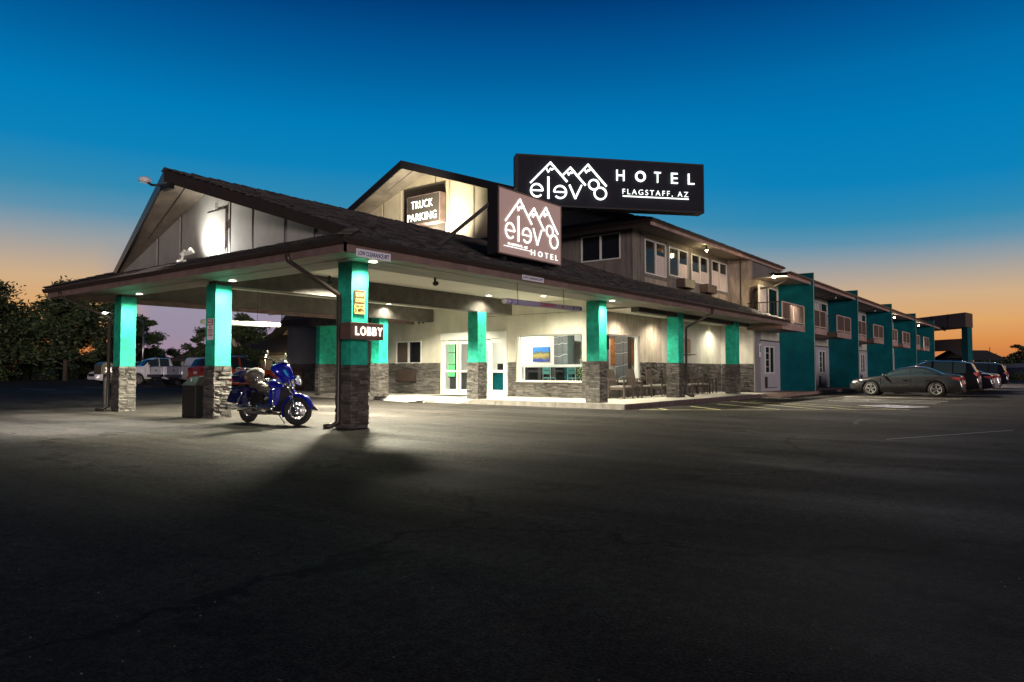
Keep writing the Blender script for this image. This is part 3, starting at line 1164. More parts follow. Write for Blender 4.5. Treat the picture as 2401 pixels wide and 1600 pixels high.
# automatic entrance door
y0, y1, z0, z1 = DOOR
mb = MB().m('white_trim')
mb.box(LX - .10, LX + .12, y0, y1, 2.60, z1)
mb.box(LX - .04, LX + .12, y0, y0 + .10, z0, 2.60)
mb.box(LX - .04, LX + .12, y1 - .10, y1, z0, 2.60)
door = mb.build('entrance_door', bld, world=True, bevel=.008)
lw = (y1 - y0 - .2) / 4
for k in range(4):
    a = y0 + .1 + lw * k
    b = a + lw
    if k == 0: b = a + lw * .92
    if k == 1: a -= .0; b = a + lw * .98
    dx = .0 if k in (0, 3) else .06
    x0 = LX + .0 + dx
    mb = MB().m('white_trim')
    mb.box(x0, x0 + .05, a + .01, a + .10, z0 + .02, 2.57)
    mb.box(x0, x0 + .05, b - .10, b - .01, z0 + .02, 2.57)
    mb.box(x0, x0 + .05, a + .10, b - .10, z0 + .02, z0 + .25)
    mb.box(x0, x0 + .05, a + .10, b - .10, 2.42, 2.57)
    mb.box(x0, x0 + .05, a + .10, b - .10, 1.18, 1.27)
    lf = mb.build('door_leaf', door, world=True)
    mb = MB().m('glass')
    mb.face([(x0 + .025, a + .1, z0 + .25), (x0 + .025, b - .1, z0 + .25), (x0 + .025, b - .1, 2.42), (x0 + .025, a + .1, 2.42)])
    mb.build('door_glass', door, world=True)
mb = MB().m('rubber')
mb.box(22.0, 23.3, 19.6, 21.4, SW + .004, SW + .014)
tag(mb.build('door_mat'), 'flat grey mat lying before the glass entrance doors', 'mat')

# ---- lobby interior
room = thing('lobby_room', 'bright white lobby interior seen through the large windows', 'room', (28, 20, SW))
mb = MB().m('inner_white')
mb.box(33.0, 33.1, 14.3, 25.9, SW, 3.5)
mb.box(LX + .2, 33.0, 25.8, 25.9, SW, 3.5)
mb.build('wall', room, world=True)
mb = MB().m('inner_white')
mb.box(LX + .2, 33.1, LY + .2, 25.9, 3.5, 3.56)
mb.build('ceiling', room, world=True)
mb = MB().m('concrete')
mb.box(LX + .1, 33.1, LY + .2, 25.9, SW - .03, SW + .002)
mb.build('floor', room, world=True)
mb = MB().m('white_trim')   # soffit band inside
mb.box(29.2, 33.0, 19.4, 22.4, 2.75, 3.5)
mb.box(29.2, 33.0, 14.3, 18.0, 2.85, 3.5)
mb.build('bulkhead', room, world=True)
for (x0, x1, y0, y1) in ((27.6, 28.2, 18.0, 18.75), (28.6, 28.95, 15.42, 16.06)):
    mb = MB().m('marble_grey')
    mb.box(x0, x1, y0, y1, SW, 3.5)
    mb.m('black')
    ymid = (y0 + y1) / 2 - .1
    mb.box(x0 - .004, x0 + .01, ymid - .008, ymid + .008, SW, 3.5)
    for z in (1.5, 2.1, 2.8):
        mb.box(x0 - .004, x0 + .01, y0, y1, z - .006, z + .006)
    mb.m('inner_white')
    for k in range(5):
        z = 1.0 + .5 * k + rnd.uniform(-.1, .1)
        yy = y0
        zz = z
        for s in range(5):
            y2, z2 = yy + (y1 - y0) / 5, zz + rnd.uniform(-.08, .05)
            mb.bar((x0 - .006, yy, zz), (x0 - .006, y2, z2), .01, .012)
            yy, zz = y2, z2
    mb.build('marble_pillar', room, world=True)
mb = MB().m('teal_wall')
mb.box(27.9, 28.0, 17.15, 17.45, SW, 3.5)
mb.m('marble_grey')
mb.box(28.5, 28.6, 16.4, 17.15, SW, 3.5)
mb.build('column_trim', room, world=True)
M['orange_wood'] = mat('orange wood', (.55, .20, .05), .5, var=.5, vscale=5)
mb = MB().m('orange_wood')
mb.box(31.9, 31.96, 17.9, 18.2, 1.5, 2.9)
mb.build('wood_panel', room, world=True)
mb = MB().m('orange_wood')
mb.box(31.9, 31.96, 16.9, 17.14, 1.5, 3.0)
mb.build('wood_panel', room, world=True)
mb = MB().m('inner_white')
mb.box(32.0, 32.1, 14.3, 19.4, SW, 3.5)
mb.build('partition', room, world=True)


def canvas():
    m = bpy.data.materials.new('landscape painting')
    m.use_nodes = True
    nt = m.node_tree
    b = nt.nodes['Principled BSDF']
    t = nt.nodes.new('ShaderNodeTexCoord')
    s = nt.nodes.new('ShaderNodeSeparateXYZ')
    nt.links.new(t.outputs['Generated'], s.inputs[0])
    n = nt.nodes.new('ShaderNodeTexNoise')
    n.inputs['Scale'].default_value = 5
    nt.links.new(t.outputs['Generated'], n.inputs['Vector'])
    a = nt.nodes.new('ShaderNodeMath')
    a.operation = 'MULTIPLY_ADD'
    nt.links.new(n.outputs['Fac'], a.inputs[0])
    a.inputs[1].default_value = .35
    nt.links.new(s.outputs['Z'], a.inputs[2])
    r = nt.nodes.new('ShaderNodeValToRGB')
    e = r.color_ramp.elements
    for i in range(4): e.new(.5)
    for i, (p, c) in enumerate(((0, (.02, .05, .3)), (.3, (.04, .07, .35)), (.42, (.22, .17, .05)), (.62, (.45, .36, .12)), (.78, (.10, .12, .04)), (.86, (.04, .2, .6)))):
        e[i].position = p
        e[i].color = (*c, 1)
    nt.links.new(a.outputs[0], r.inputs[0])
    nt.links.new(r.outputs[0], b.inputs['Base Color'])
    return m


M['painting'] = canvas()
mb = MB().m('painting')
mb.box(26.93, 26.98, 18.85, 19.75, 1.62, 2.25)
mb.bm.clear()
mb = MB().m('painting')
mb.box(32.9, 32.97, 22.45, 23.85, 1.65, 2.45)
mb.bm.clear()
mb = MB().m('painting')
mb.box(28.93, 28.99, 19.95, 20.95, 1.70, 2.42)
tag(mb.build('painting'), 'lake landscape painting in blue and ochre on the white lobby wall', 'painting')
mb = MB().m('inner_white')
mb.box(29.0, 29.1, 19.3, 25.8, SW, 3.5)
mb.build('partition', room, world=True)

bar_ = thing('breakfast_bar', 'high white topped bar counter with dark glass front inside the lobby', 'counter', (26.9, 17.5, SW))
mb = MB().m('white_trim')
mb.box(26.5, 27.3, 15.9, 20.0, 1.40, 1.52)
mb.box(26.5, 26.62, 19.8, 20.0, SW, 1.40)
mb.build('top', bar_, world=True)
mb = MB().m('glass_dark')
mb.box(26.75, 26.85, 15.9, 19.8, SW, 1.40)
mb.m('teal_wall')
mb.box(26.74, 26.748, 17.2, 17.6, SW, 1.40)
mb.build('front', bar_, world=True)
M['teal_vinyl'] = mat('teal vinyl', (.05, .22, .21), .5)


def stool(y, lab):
    t = thing('bar_stool', lab, 'stool', (26.15, y, SW), 0, 'teal bar stools')
    mb = MB().m('teal_vinyl')
    mb.box(-.2, .2, -.22, .22, .72, .78)
    mb.build('seat', t, bevel=.02)
    mb = MB().m('teal_vinyl')
    for z in (.98, 1.14):
        mb.box(-.22, -.18, -.21, .21, z - .06, z + .08)
    mb.build('backrest', t, bevel=.01)
    for sx, sy in ((-.2, -.2), (-.2, .2), (.2, -.2), (.2, .2)):
        mb = MB().m('steel')
        mb.bar((sx, sy, 0), (sx, sy, 1.24 if sx < 0 else .74), .03)
        mb.build('leg', t)
    return t


stool(18.02, 'teal bar stool standing nearer the landscape painting')
stool(16.72, 'teal bar stool nearer the kerb corner post')


def potted(loc, h, lab, pot=.13, leaves=60, spread=.22):
    t = thing('potted_plant', lab, 'plant', loc)
    mb = MB().m('marble_grey')
    mb.lathe([(0, 0), (pot * .75, 0), (pot, .24), (pot * .9, .25), (0, .22)])
    mb.build('pot', t)
    mb = MB().m('leaf_house')
    q = random.Random(int(h * 100))
    for k in range(leaves):
        a = q.uniform(0, 6.28)
        z = .25 + h * q.random()
        r = spread * (1 - .7 * (z - .25) / h) * q.uniform(.3, 1)
        p = Vector((r * math.cos(a) * .4, r * math.sin(a) * .4, z))
        d = Vector((math.cos(a), math.sin(a), q.uniform(.2, 1.6))).normalized() * q.uniform(.1, .2)
        s = d.cross(Vector((0, 0, 1))).normalized() * .022
        mb.face([p, p + d * .5 + s, p + d, p + d * .5 - s])
    mb.m('bark')
    for k in range(5):
        mb.tube([(0, 0, .2), (q.uniform(-.08, .08), q.uniform(-.08, .08), .25 + h * .8)], .008, 5)
    mb.build('foliage', t, normals=False)
    return t


potted((26.9, 16.75, 1.52), .75, 'green plant in a grey pot on the lobby bar')
potted((25.1, 15.75, SW), .95, 'leafy floor plant behind the kerb corner post in the lobby', .16, 90, .5)
mb = MB(Matrix.Translation((25.3, 15.0, 2.1)) @ Matrix.Rotation(R(25), 4, 'Z')).m('glass_dark')
mb.box(-.03, .03, -.45, .45, .0, .62)
mb.m('dark_metal')
mb.bar((0, 0, .6), (0, 0, 1.4), .04)
tag(mb.build('wall_screen'), 'black television hanging in the lobby behind the kerb corner post', 'television')
desk = thing('reception_desk', 'reception desk with dark green front behind the entrance doors', 'desk', (27.0, 22.7, SW))
mb = MB().m('white_trim')
mb.box(26.6, 27.4, 20.9, 24.5, 1.15, 1.2)
mb.build('top', desk, world=True)
M['green_glass'] = mat('green lit glass', (.35, .75, .42), .4, emit=.55)
mb = MB().m('teal_wall')
mb.box(26.7, 26.8, 20.9, 21.9, SW, 1.15)
mb.m('marble_grey')
mb.box(26.7, 26.8, 21.9, 24.5, SW, 1.15)
mb.build('front', desk, world=True)
mb = MB().m('black')
mb.box(26.8, 26.84, 21.1, 21.5, 1.28, 1.58)
mb.box(26.78, 26.9, 21.25, 21.35, 1.2, 1.28)
tag(mb.build('computer_monitor'), 'black monitor standing on the reception desk', 'monitor')
mb = MB().m('green_glass')
for ya, yb in ((21.62, 21.9), (22.16, 22.4), (23.75, 24.15)):
    for j in range(4):
        mb.box(26.2, 26.25, ya, yb, .35 + j * .60 if ya < 23 else .35 + (j % 3 + 1) * .60, .92 + j * .60 if ya < 23 else .92 + (j % 3 + 1) * .60)
mb.m('dark_metal')
mb.box(26.26, 26.3, 21.55, 22.45, .3, 2.75)
mb.box(26.26, 26.3, 23.7, 24.2, .9, 2.75)
tag(mb.build('glass_screen'), 'green lit glass block screen behind the reception doors', 'partition')
mb = MB().m('marble_grey')
mb.box(26.1, 26.35, 21.92, 22.14, SW, 3.5)
mb.build('marble_pillar', room, world=True)
for (x, y, sy, pw) in ((26, 17, 3, 150), (30.6, 17.3, 2, 170), (25.4, 21, 2.4, 110), (27.6, 21.5, 2.0, 110)):
    t = thing('ceiling_panel', 'white light panel in the lobby ceiling', 'ceiling light', (x, y, 3.49), 0, 'lobby ceiling lights')
    mb = MB().m('lamp')
    mb.box(-.3, .3, -.3, .3, -.02, 0)
    mb.build('diffuser', t)
    lamp('AREA', 'lamp', (x, y, 3.44), pw, (1, .97, .88), parent=t, sx=1.6, sy=sy)

# wall mounted things
mb = MB().m('black')
for y in (23.25, 22.98):
    mb.tube([(LX - .35, y, 4.05), (LX - .35, y, 3.62)], .012, 6)
    mb.box(LX - .40, LX - .30, y - .06, y + .06, 3.5, 3.63)
    mb.ball((LX - .35, y, 3.44), .06, 8)
tag(mb.build('hanging_fixture'), 'pair of black lamp heads hanging on rods left of the entrance', 'lamp')
for (p, lab) in (((12.9, 12.35, 3.50), 'black camera under the front beam of the canopy'), ((10.32, 13.2, 3.34), 'black fixture under the soffit left of the nearest post')):
    t = thing('security_camera', lab, 'camera', p)
    mb = MB().m('black')
    mb.tube([(0, 0, .06), (0, 0, -.04)], .03, 8)
    mb.ball((0, -.02, -.09), .07, 10, (1, 1.3, .9))
    mb.build('housing', t)
M['display_glass'] = mat('display case', (.30, .24, .17), .25)
t = thing('wall_cabinet', 'beige glazed display case on the stucco behind the patio chairs', 'cabinet', (31.6, LY - .06, 2.4))
mb = MB().m('display_glass')
mb.box(-.42, .42, -.05, .06, -.34, .36)
mb.build('case', t)
mb = MB().m('stucco')
for a in ((-.5, -.42, -.38, .42), (.42, .5, -.38, .42), (-.42, .42, .36, .42), (-.42, .42, -.38, -.34)):
    mb.box(a[0], a[1], -.08, .06, a[2], a[3])
mb.build('frame', t)
mb = MB().m('gutter')
mb.box(-.5, .5, -.3, .02, -.42, -.385)
mb.build('shelf', t)
mb = MB().m('sign_white')
mb.box(30.55, 30.75, LY - .02, LY, 1.95, 2.75)
mb.m('black')
mb.box(30.6, 30.7, LY - .025, LY - .021, 2.4, 2.62)
mb.box(30.6, 30.7, LY - .025, LY - .021, 2.05, 2.12)
tag(mb.build('wall_notice'), 'narrow white notice on the stucco beside the display case', 'sign')
mb = MB().m('stucco')
mb.box(35.2, 35.34, 12.22, 12.34, 2.55, 2.95)
mb.box(36.12, 36.2, 12.55, 12.7, 2.4, 2.8)
mb.bm.clear()

# ---- upper storey
UX, UY = 26.5, 14.05
mb = MB().m('wood_grey')
WY = [(27.63, 29.70, 5.43, 6.93), (30.02, 32.10, 5.60, 6.93), (32.52, 34.60, 5.55, 6.93), (35.05, 37.15, 5.43, 6.93)]
wall_y(mb, UY, UY + .2, UX + .2, 37.35, 4.9, 7.5, WY)
mb.box(34.6, 37.35, UY, UY + .2, 3.6, 4.9)
wall_x(mb, UX, UX + .2, UY, 40, 4.8, 7.6, [(14.6, 16.55, 5.97, 7.10)])
mb.m('stucco_dark')
mb.m('wood_grey')
mb.box(37.56, 42.6, 12.85, 13.0, 6.2, 7.15)
mb.m('stucco_dark')
mb.box(37.35, 37.55, 12.8, UY + .2, 3.3, 7.15)
mb.box(37.35, 37.55, WB, 12.8, 3.3, 6.1)
mb.box(34.9, 37.35, WB, UY, 3.56, 3.62)
mb.build('upper_wall', bld, world=True)
mb = MB().m('wood_grey')
mb.box(UX - .02, UX + .1, UY - .03, UY - .001, 4.95, 7.25)
mb.build('trim_board', bld, world=True)
mb = MB().m('wood_grey')
mb.box(UX + .75, UX + .85, UY - .03, UY - .001, 4.95, 7.25)
for (a, b, c, d) in WY:
    mb.box(a - .18, a - .08, UY - .035, UY - .001, 4.95, 7.1)
    mb.box(b + .06, b + .14, UY - .035, UY - .001, 4.95, 7.1)
    mb.box(a - .08, b + .06, UY - .03, UY - .001, c - .12, c - .04)
mb.m('gutter')
mb.box(37.335, 37.349, 13.36, 13.41, 3.7, 7.15)
mb.build('trim_board', bld, world=True)
for i, (a, b, c, d) in enumerate(WY):
    mb = MB().m('white_trim')
    m_ = (a + b) / 2
    for r_ in ((a, a + .05, c, d), (b - .05, b, c, d), (a + .05, b - .05, c, c + .05), (a + .05, b - .05, d - .05, d), (m_ - .035, m_ + .035, c + .05, d - .05)):
        mb.box(r_[0], r_[1], UY - .03, UY + .04, r_[2], r_[3])
    wn_ = mb.build('window', bld, world=True)
    mb = MB().m('glass_dark')
    mb.box(a + .05, b - .05, UY + .03, UY + .05, c + .05, d - .05)
    mb.m('blind')
    h = (.62, .5, .45, .62)[i]
    mb.box(m_ + .06, b - .08, UY + .015, UY + .025, c + .05, c + .05 + h * (d - c) * .95)
    if i in (2, 3):
        mb.box(a + .08, m_ - .08, UY + .015, UY + .025, c + .05, c + .05 + (.35 if i == 2 else .62) * (d - c))
    mb.build('pane', wn_, world=True)
mb = MB().m('white_trim')
a, b, c, d = 14.6, 16.55, 5.97, 7.10
m_ = (a + b) / 2
for r_ in ((a, a + .05, c, d), (b - .05, b, c, d), (a + .05, b - .05, c, c + .05), (a + .05, b - .05, d - .05, d), (m_ - .035, m_ + .035, c + .05, d - .05)):
    mb.box(UX - .03, UX + .04, *r_)
wn_ = mb.build('window', bld, world=True)
mb = MB().m('glass_dark')
mb.box(UX + .03, UX + .05, a + .05, b - .05, c + .05, d - .05)
mb.build('pane', wn_, world=True)
for (x0, x1) in ((30.78, 32.0), (33.5, 34.7)):
    mb = MB().m('slat')
    mb.box(x0, x1, UY - .42, UY, 5.10, 5.52)
    ac = mb.build('air_conditioner', bld, world=True, bevel=.02)
    mb = MB().m('gutter')
    for k in range(8):
        mb.box(UX, UX, 0, 0, 0, 0) if 0 else mb.box(x0 + .06, x1 - .06, UY - .428, UY - .421, 5.14 + k * .045, 5.16 + k * .045)
    mb.build('grille', ac, world=True)
for (x0, x1) in ((27.6, 29.75), (35.05, 37.15)):
    mb = MB().m('stucco_dark')
    mb.box(x0, x1, UY - .025, UY - .002, 4.98, 5.26)
    mb.build('sill_panel', bld, world=True)

# upper roof: eaves, skirt and big gable
EX, EY, ZU, SU = 25.6, 12.7, 7.32, .34
RY = 26.8
GX = 27.2


def uz(y): return ZU + (min(y, 2 * RY - y) - EY) * SU


X1 = 42.6
yj = EY + (GX - EX)
mb = MB().m('shingle_base')
pk2 = (25.44, RY, uz(RY))
mb.face([(EX, EY, ZU), (X1, EY, ZU), (X1, RY, uz(RY)), pk2, (GX - .1, yj, uz(yj))])
mb.face([(X1, RY, uz(RY)), (X1, 2 * RY - EY, ZU), (EX, 2 * RY - EY, ZU), (GX - .1, 2 * RY - yj, uz(yj)), pk2])
mb.face([(EX, EY, ZU), (GX, yj, uz(yj)), (GX, 2 * RY - yj, uz(yj)), (EX, 2 * RY - EY, ZU)])
roof2 = mb.build('upper_roof', bld, world=True, normals=False)
mb = MB().m('shingle')
shingles(mb, (EX, EY, ZU), (X1, EY, ZU), (X1, EY + 3, uz(EY + 3)), (GX + 1.2, EY + 3, uz(EY + 3)), seed=31)
shingles(mb, (EX, 24, ZU), (EX, EY, ZU), (GX, yj, uz(yj)), (GX, 24, uz(yj)), seed=32)
mb.build('shingles', roof2, world=True)
mb = MB().m('fascia_lit')
mb.box(EX + .05, X1, EY + .05, EY + .09, 7.05, 7.28)
mb.m('gutter')
mb.box(EX + .05, EX + .09, EY + .09, 2 * RY - EY, 7.02, 7.28)
gutter(mb, (EX - .04, EY + .05), (X1 + .15, EY + .05), (0, -1), ZU - .13)
gutter(mb, (EX + .05, EY - .04), (EX + .05, 2 * RY - EY), (-1, 0), ZU - .13)
mb.m('soffit')
mb.box(EX + .09, X1, EY + .09, UY, 7.18, 7.21)
mb.box(EX + .09, UX, UY, 40, 7.18, 7.21)
mb.build('upper_eave', bld, world=True)
mb = MB().m('sign_dark')
for s in (0, 1):
    yb = yj if s == 0 else 2 * RY - yj
    a, b = Vector((25.40, RY, uz(RY) + .02)), Vector((GX - .12, yb, uz(yj) + .05))
    dn = Vector((0, 0, -.42))
    o = Vector((.07, 0, 0))
    mb.hexa([a + dn, b + dn * .8, b + dn * .8 + o, a + dn + o, a, b, b + o, a + o])
mb.build('rake_board', bld, world=True)
mb = MB().m('gable_soffit')
for s in (0, 1):
    yb = yj if s == 0 else 2 * RY - yj
    mb.face([(25.46, RY, uz(RY) - .3), (GX - .06, yb, uz(yj) - .22), (GX, yb + (.5 if s == 0 else -.5), uz(yj) - .22), (GX, RY, uz(RY) - .3)])
    mb.m('gutter')
    d = Vector((GX, yb + (2 if s == 0 else -2), uz(yj + 2) - .31))
    mb.bar(Vector((26.3, RY, uz(RY) - .31)), d, .04, .015)
    mb.m('gable_soffit')
mb.build('gable_soffit', bld, world=True, normals=False)
M['gable_cream'] = mat('cream panel siding', (.44, .38, .27), .7, var=.15, vscale=1.2, bump=.1)
mb = MB().m('gable_cream')
mb.prism([(GX, yj + .1, uz(yj) - .3), (GX, 2 * RY - yj - .1, uz(yj) - .3), (GX, RY, uz(RY) - .3)], (.15, 0, 0))
mb.m('gutter')
for y in (30.05, 26.02, 25.0, 23.3, 21.6, 19.9, 18.2, 32, 34):
    mb.box(GX - .012, GX, y - .02, y + .02, uz(yj) - .2, min(uz(y), uz(2 * RY - y)) - .32)
mb.m('gable_cream')
for y in (30.12, 25.1, 23.38, 28.6):
    mb.box(GX - .03, GX - .001, y, y + .12, uz(yj) - .2, min(uz(y), uz(2 * RY - y)) - .34)
mb.m('sign_face')
mb.prism([(GX - .045, 28.4, 8.4), (GX - .045, 25.30, 8.4), (GX - .045, 25.30, 11.18), (GX - .045, 28.4, 11.18)], (.04, 0, 0))
mb.build('gable_wall', bld, world=True)

# ------------------------------------------------------------------ room wing
wing = thing('room_wing', 'long two storey guest room wing with teal fin walls and balconies', 'building', (60, 12, 0))
WB, WF = 12.35, 10.6
FIN = [40.4, 51.0, 63.0, 74.8, 86.8]
XE = 95.5
mb = MB().m('stucco')
mb.box(36.42, XE - 4, WB, WB + .25, 0, 3.6)
mb.box(37.56, XE - 4, WB, WB + .25, 3.6, 6.12)
mb.m('plaster_grey')
mb.box(36.405, 37.3, WB - .012, WB - .001, 0.15, 3.3)
mb.build('wall', wing, world=True)
M['fin_lit_edge'] = mat('painted lit edge', (.25, .42, .40), .6)  # pale strip paints the lit front corner of each fin
for i, x in enumerate(FIN):
    mb = MB().m('teal_wall')
    mb.box(x, x + .22, WF - .10, WB - .002, -.05, 6.56)
    mb.box(x + .002, x + .218, WB, WB + .6, 5.9, 6.56)
    mb.m('fin_lit_edge')
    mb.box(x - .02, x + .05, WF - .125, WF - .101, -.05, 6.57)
    mb.build('fin_wall', wing, world=True, bevel=.01)
# ground floor infill panels and upper sliding windows
for i, x in enumerate(FIN):
    for k in range(2):
        xa = x - 3.75 if k == 0 else x - 9.2
        if i == 0 and k == 1: continue
        mb = MB().m('door_grey')
        mb.box(xa + .55, x - .01 if k == 0 else xa + 3.7, WB - .03, WB - .001, .16, 2.85)
        mb.m('gutter')
        mb.box(xa + .5, xa + 3.73, WB - .06, WB - .031, 2.80, 2.86)
        pn = mb.build('room_front', wing, world=True)
        w0, w1, z0, z1 = xa + 1.15, xa + 2.65, 1.10, 2.55
        mb = MB().m('white_trim')
        m_ = (w0 + w1) / 2
        for r_ in ((w0, w0 + .06, z0, z1), (w1 - .06, w1, z0, z1), (w0 + .06, w1 - .06, z0, z0 + .06), (w0 + .06, w1 - .06, z1 - .06, z1), (m_ - .04, m_ + .04, z0 + .06, z1 - .06)):
            mb.box(r_[0], r_[1], WB - .08, WB - .031, r_[2], r_[3])
        for zz in (1.45, 1.82, 2.18):
            mb.box(w0 + .06, m_ - .04, WB - .065, WB - .05, zz - .012, zz + .012)
        wn_ = mb.build('window', pn, world=True)
        mb = MB().m('glass_dark')
        mb.box(w0 + .06, w1 - .06, WB - .045, WB - .035, z0 + .06, z1 - .06)
        mb.build('pane', wn_, world=True) if 0 else mb.build('pane', pn, world=True)
        mb = MB().m('door_grey')
        mb.box(w0 + .05, w1 + .05, WB - .16, WB - .031, .36, .90)
        mb.m('gutter')
        mb.box(w0, w0 + .05, WB - .165, WB - .031, .34, .92)
        mb.box(w0 + .05, w1 + .05, WB - .165, WB - .16, .34, .37)
        mb.build('air_conditioner', pn, world=True)
        # upstairs
        mb = MB().m('white_trim')
        a, b, z0, z1 = xa + .35, xa + 3.45, 3.62, 5.72
        for r_ in ((a, a + .08, z0, z1), (b - .08, b, z0, z1), (a + .08, b - .08, z1 - .08, z1), (a + 1.5, a + 1.58, z0, z1 - .08)):
            mb.box(r_[0], r_[1], WB - .06, WB - .001, r_[2], r_[3])
        sd = mb.build('balcony_door', wing, world=True)
        mb = MB().m('glass_dark')
        mb.box(a + .08, b - .08, WB - .03, WB - .005, z0, z1 - .08)
        mb.m('curtain')
        for c in range(7):
            mb.box(a + .15 + c * .16, a + .26 + c * .16, WB - .045, WB - .032, z0, z1 - .1)
        mb.build('curtain', sd, world=True)
# balconies


def balcony(x0, x1, left=True):
    mb = MB().m('slat')
    mb.box(x0, x1, WF, WB - .002, 3.28, 3.58)
    mb.m('fascia_lit')
    mb.box(x0 - .02, x1 + .02, WF - .03, WF - .001, 3.26, 3.60)
    b = mb.build('balcony', wing, world=True)
    mb = MB().m('rail_metal')
    n = 3
    zt = 4.62
    mb.box(x0, x1, WF - .02, WF + .03, zt - .05, zt)
    mb.box(x0, x1, WF - .02, WF + .03, 3.66, 3.71)
    for k in range(n):
        x = x0 + (x1 - x0) * k / (n - 1)
        mb.box(x - .025, x + .025, WF - .02, WF + .03, 3.58, zt - .05)
    nb = int((x1 - x0) / .13)
    mb.m('slat')
    for k in range(1, nb):
        x = x0 + (x1 - x0) * k / nb
        mb.box(x - .042, x + .042, WF, WF + .015, 3.71, zt - .05)
    mb.m('rail_dark')
    if left:
        mb.box(x0 - .01, x0 + .02, WF + .03, WB - .05, zt - .05, zt)
        for k in range(9):
            y = WF + .2 + k * .18
            mb.box(x0, x0 + .015, y - .01, y + .01, 3.58, zt - .05)
    mb.build('railing', b, world=True)


balcony(35.24, 38.94)
for f in FIN[:4]:
    balcony(f + .26, f + 2.95, False)
    balcony(f + 5.5, f + 9.0)
# wing roof
mb = MB().m('shingle_base')
mb.face([(36.3, WF - .02, 6.14), (XE + 2, WF - .02, 6.14), (XE + 2, 14.5, 6.2), (37.6, 14.5, 6.2), (37.6, 11.6, 6.16), (36.3, 11.6, 6.16)])
mb.m('shingle')
mb.box(36.3, XE + 2, WF - .0, WF + .1, 6.145, 6.17)
r3 = mb.build('roof', wing, world=True, normals=False)
mb = MB().m('fascia_lit')
for a, b in zip([36.3] + [x + .24 for x in FIN], [x - .03 for x in FIN] + [XE + 1.8]):
    mb.box(a, b, WF - .04 if b > 90 else WF + .0, WF + .04, 5.90, 6.12)
mb.m('soffit')
mb.box(36.35, XE, WF + .05, WB - .01, 5.98, 6.02)
mb.m('gutter')
for a, b in zip([36.3] + [x + .24 for x in FIN], [x - .03 for x in FIN] + [XE + 2]):
    gutter(mb, (a, WF - .02), (b, WF - .02), (0, -1), 6.06)
mb.build('eave', wing, world=True)
for k, x in enumerate(FIN[:4]):
    mb = MB().m('gutter')
    mb.tube([(x + 6.2, WF + .02, 6.02), (x + 6.2, WF + .1, 5.85), (x + 3.2, WB - .12, 5.35), (x + 3.1, WB - .08, 5.2), (x + 3.1, WB - .08, 4.7)], .05, 6)
    mb.build('downspout', wing, world=True)
mb = MB().m('gutter')
mb.tube([(37.6, 10.9, 6.0), (37.3, 11.6, 5.6), (37.26, 12.6, 5.5), (37.27, 12.72, 5.4), (37.27, 12.72, 4.5), (37.3, 12.5, 4.35)], .055, 8)
mb.build('downspout', wing, world=True)
mb = MB().m('sign_white')
mb.box(37.0, 37.2, WB - .04, WB - .013, 1.95, 2.65)
mb.m('teal_wall')
mb.box(37.05, 37.15, WB - .045, WB - .041, 2.2, 2.55)
mb.build('room_sign', wing, world=True)

# left wing, beyond the drive
lw = thing('rear_room_wing', 'grey rendered rear wing with a teal fin wall beyond the canopy drive', 'building', (24, 31, 0))
mb = MB().m('plaster_grey')
mb.box(23.6, 23.85, 26.62, 33.8, 0, 6.4)
mb.box(23.85, 40, 33.55, 33.8, 0, 6.4)
mb.build('wall', lw, world=True)
mb = MB().m('stone')
stone_face(mb, (23.6, 33.8, 0), (0, -1, 0), (-1, 0, 0), 33.8 - 26.65, SW, 1.62, seed=90)
mb.m('gutter')
mb.box(23.47, 23.52, 32.2, 33.4, SW, 1.35)
mb.build('stone_base', lw, world=True)
mb = MB().m('teal')
mb.box(20.7, 23.59, 27.15, 27.42, 1.55, 6.4)
f_ = mb.build('fin_wall', lw, world=True)
mb = MB().m('stone_back')
mb.box(20.72, 23.52, 27.17, 27.4, SW, 1.55)
mb.m('stone')
stone_face(mb, (20.7, 27.15, 0), (1, 0, 0), (0, -1, 0), 2.8, SW, 1.55, seed=91)
stone_face(mb, (20.7, 27.42, 0), (0, -1, 0), (-1, 0, 0), .27, SW, 1.55, seed=92)
mb.build('stone_base', f_, world=True)
for (x0, y0, y1, z0) in ((21.0, 27.5, 30.62, 3.42), (21.7, 24.0, 27.1, 3.55)):
    mb = MB().m('gutter')
    mb.box(x0, 23.59, y0, y1, z0, z0 + .33)
    mb.m('rail_dark')
    b = mb.build('balcony', lw, world=True)
    mb = MB().m('rail_dark')
    mb.box(x0, x0 + .04, y0, y1, z0 + 1.25, z0 + 1.3)
    mb.box(x0, x0 + .04, y0, y1, z0 + .40, z0 + .43)
    for k in range(int((y1 - y0) / .12)):
        mb.box(x0 + .005, x0 + .03, y0 + k * .12, y0 + k * .12 + .02, z0 + .33, z0 + 1.25)
    mb.box(x0, 23.6, y1 - .04, y1, z0 + 1.25, z0 + 1.3)
    for k in range(18):
        mb.box(x0 + .14 * k, x0 + .14 * k + .02, y1 - .03, y1 - .01, z0 + .33, z0 + 1.25)
    mb.build('railing', b, world=True)
mb = MB().m('lamp')
mb.box(23.52, 23.595, 30.8, 30.95, 2.1, 2.35)
mb.bm.clear()

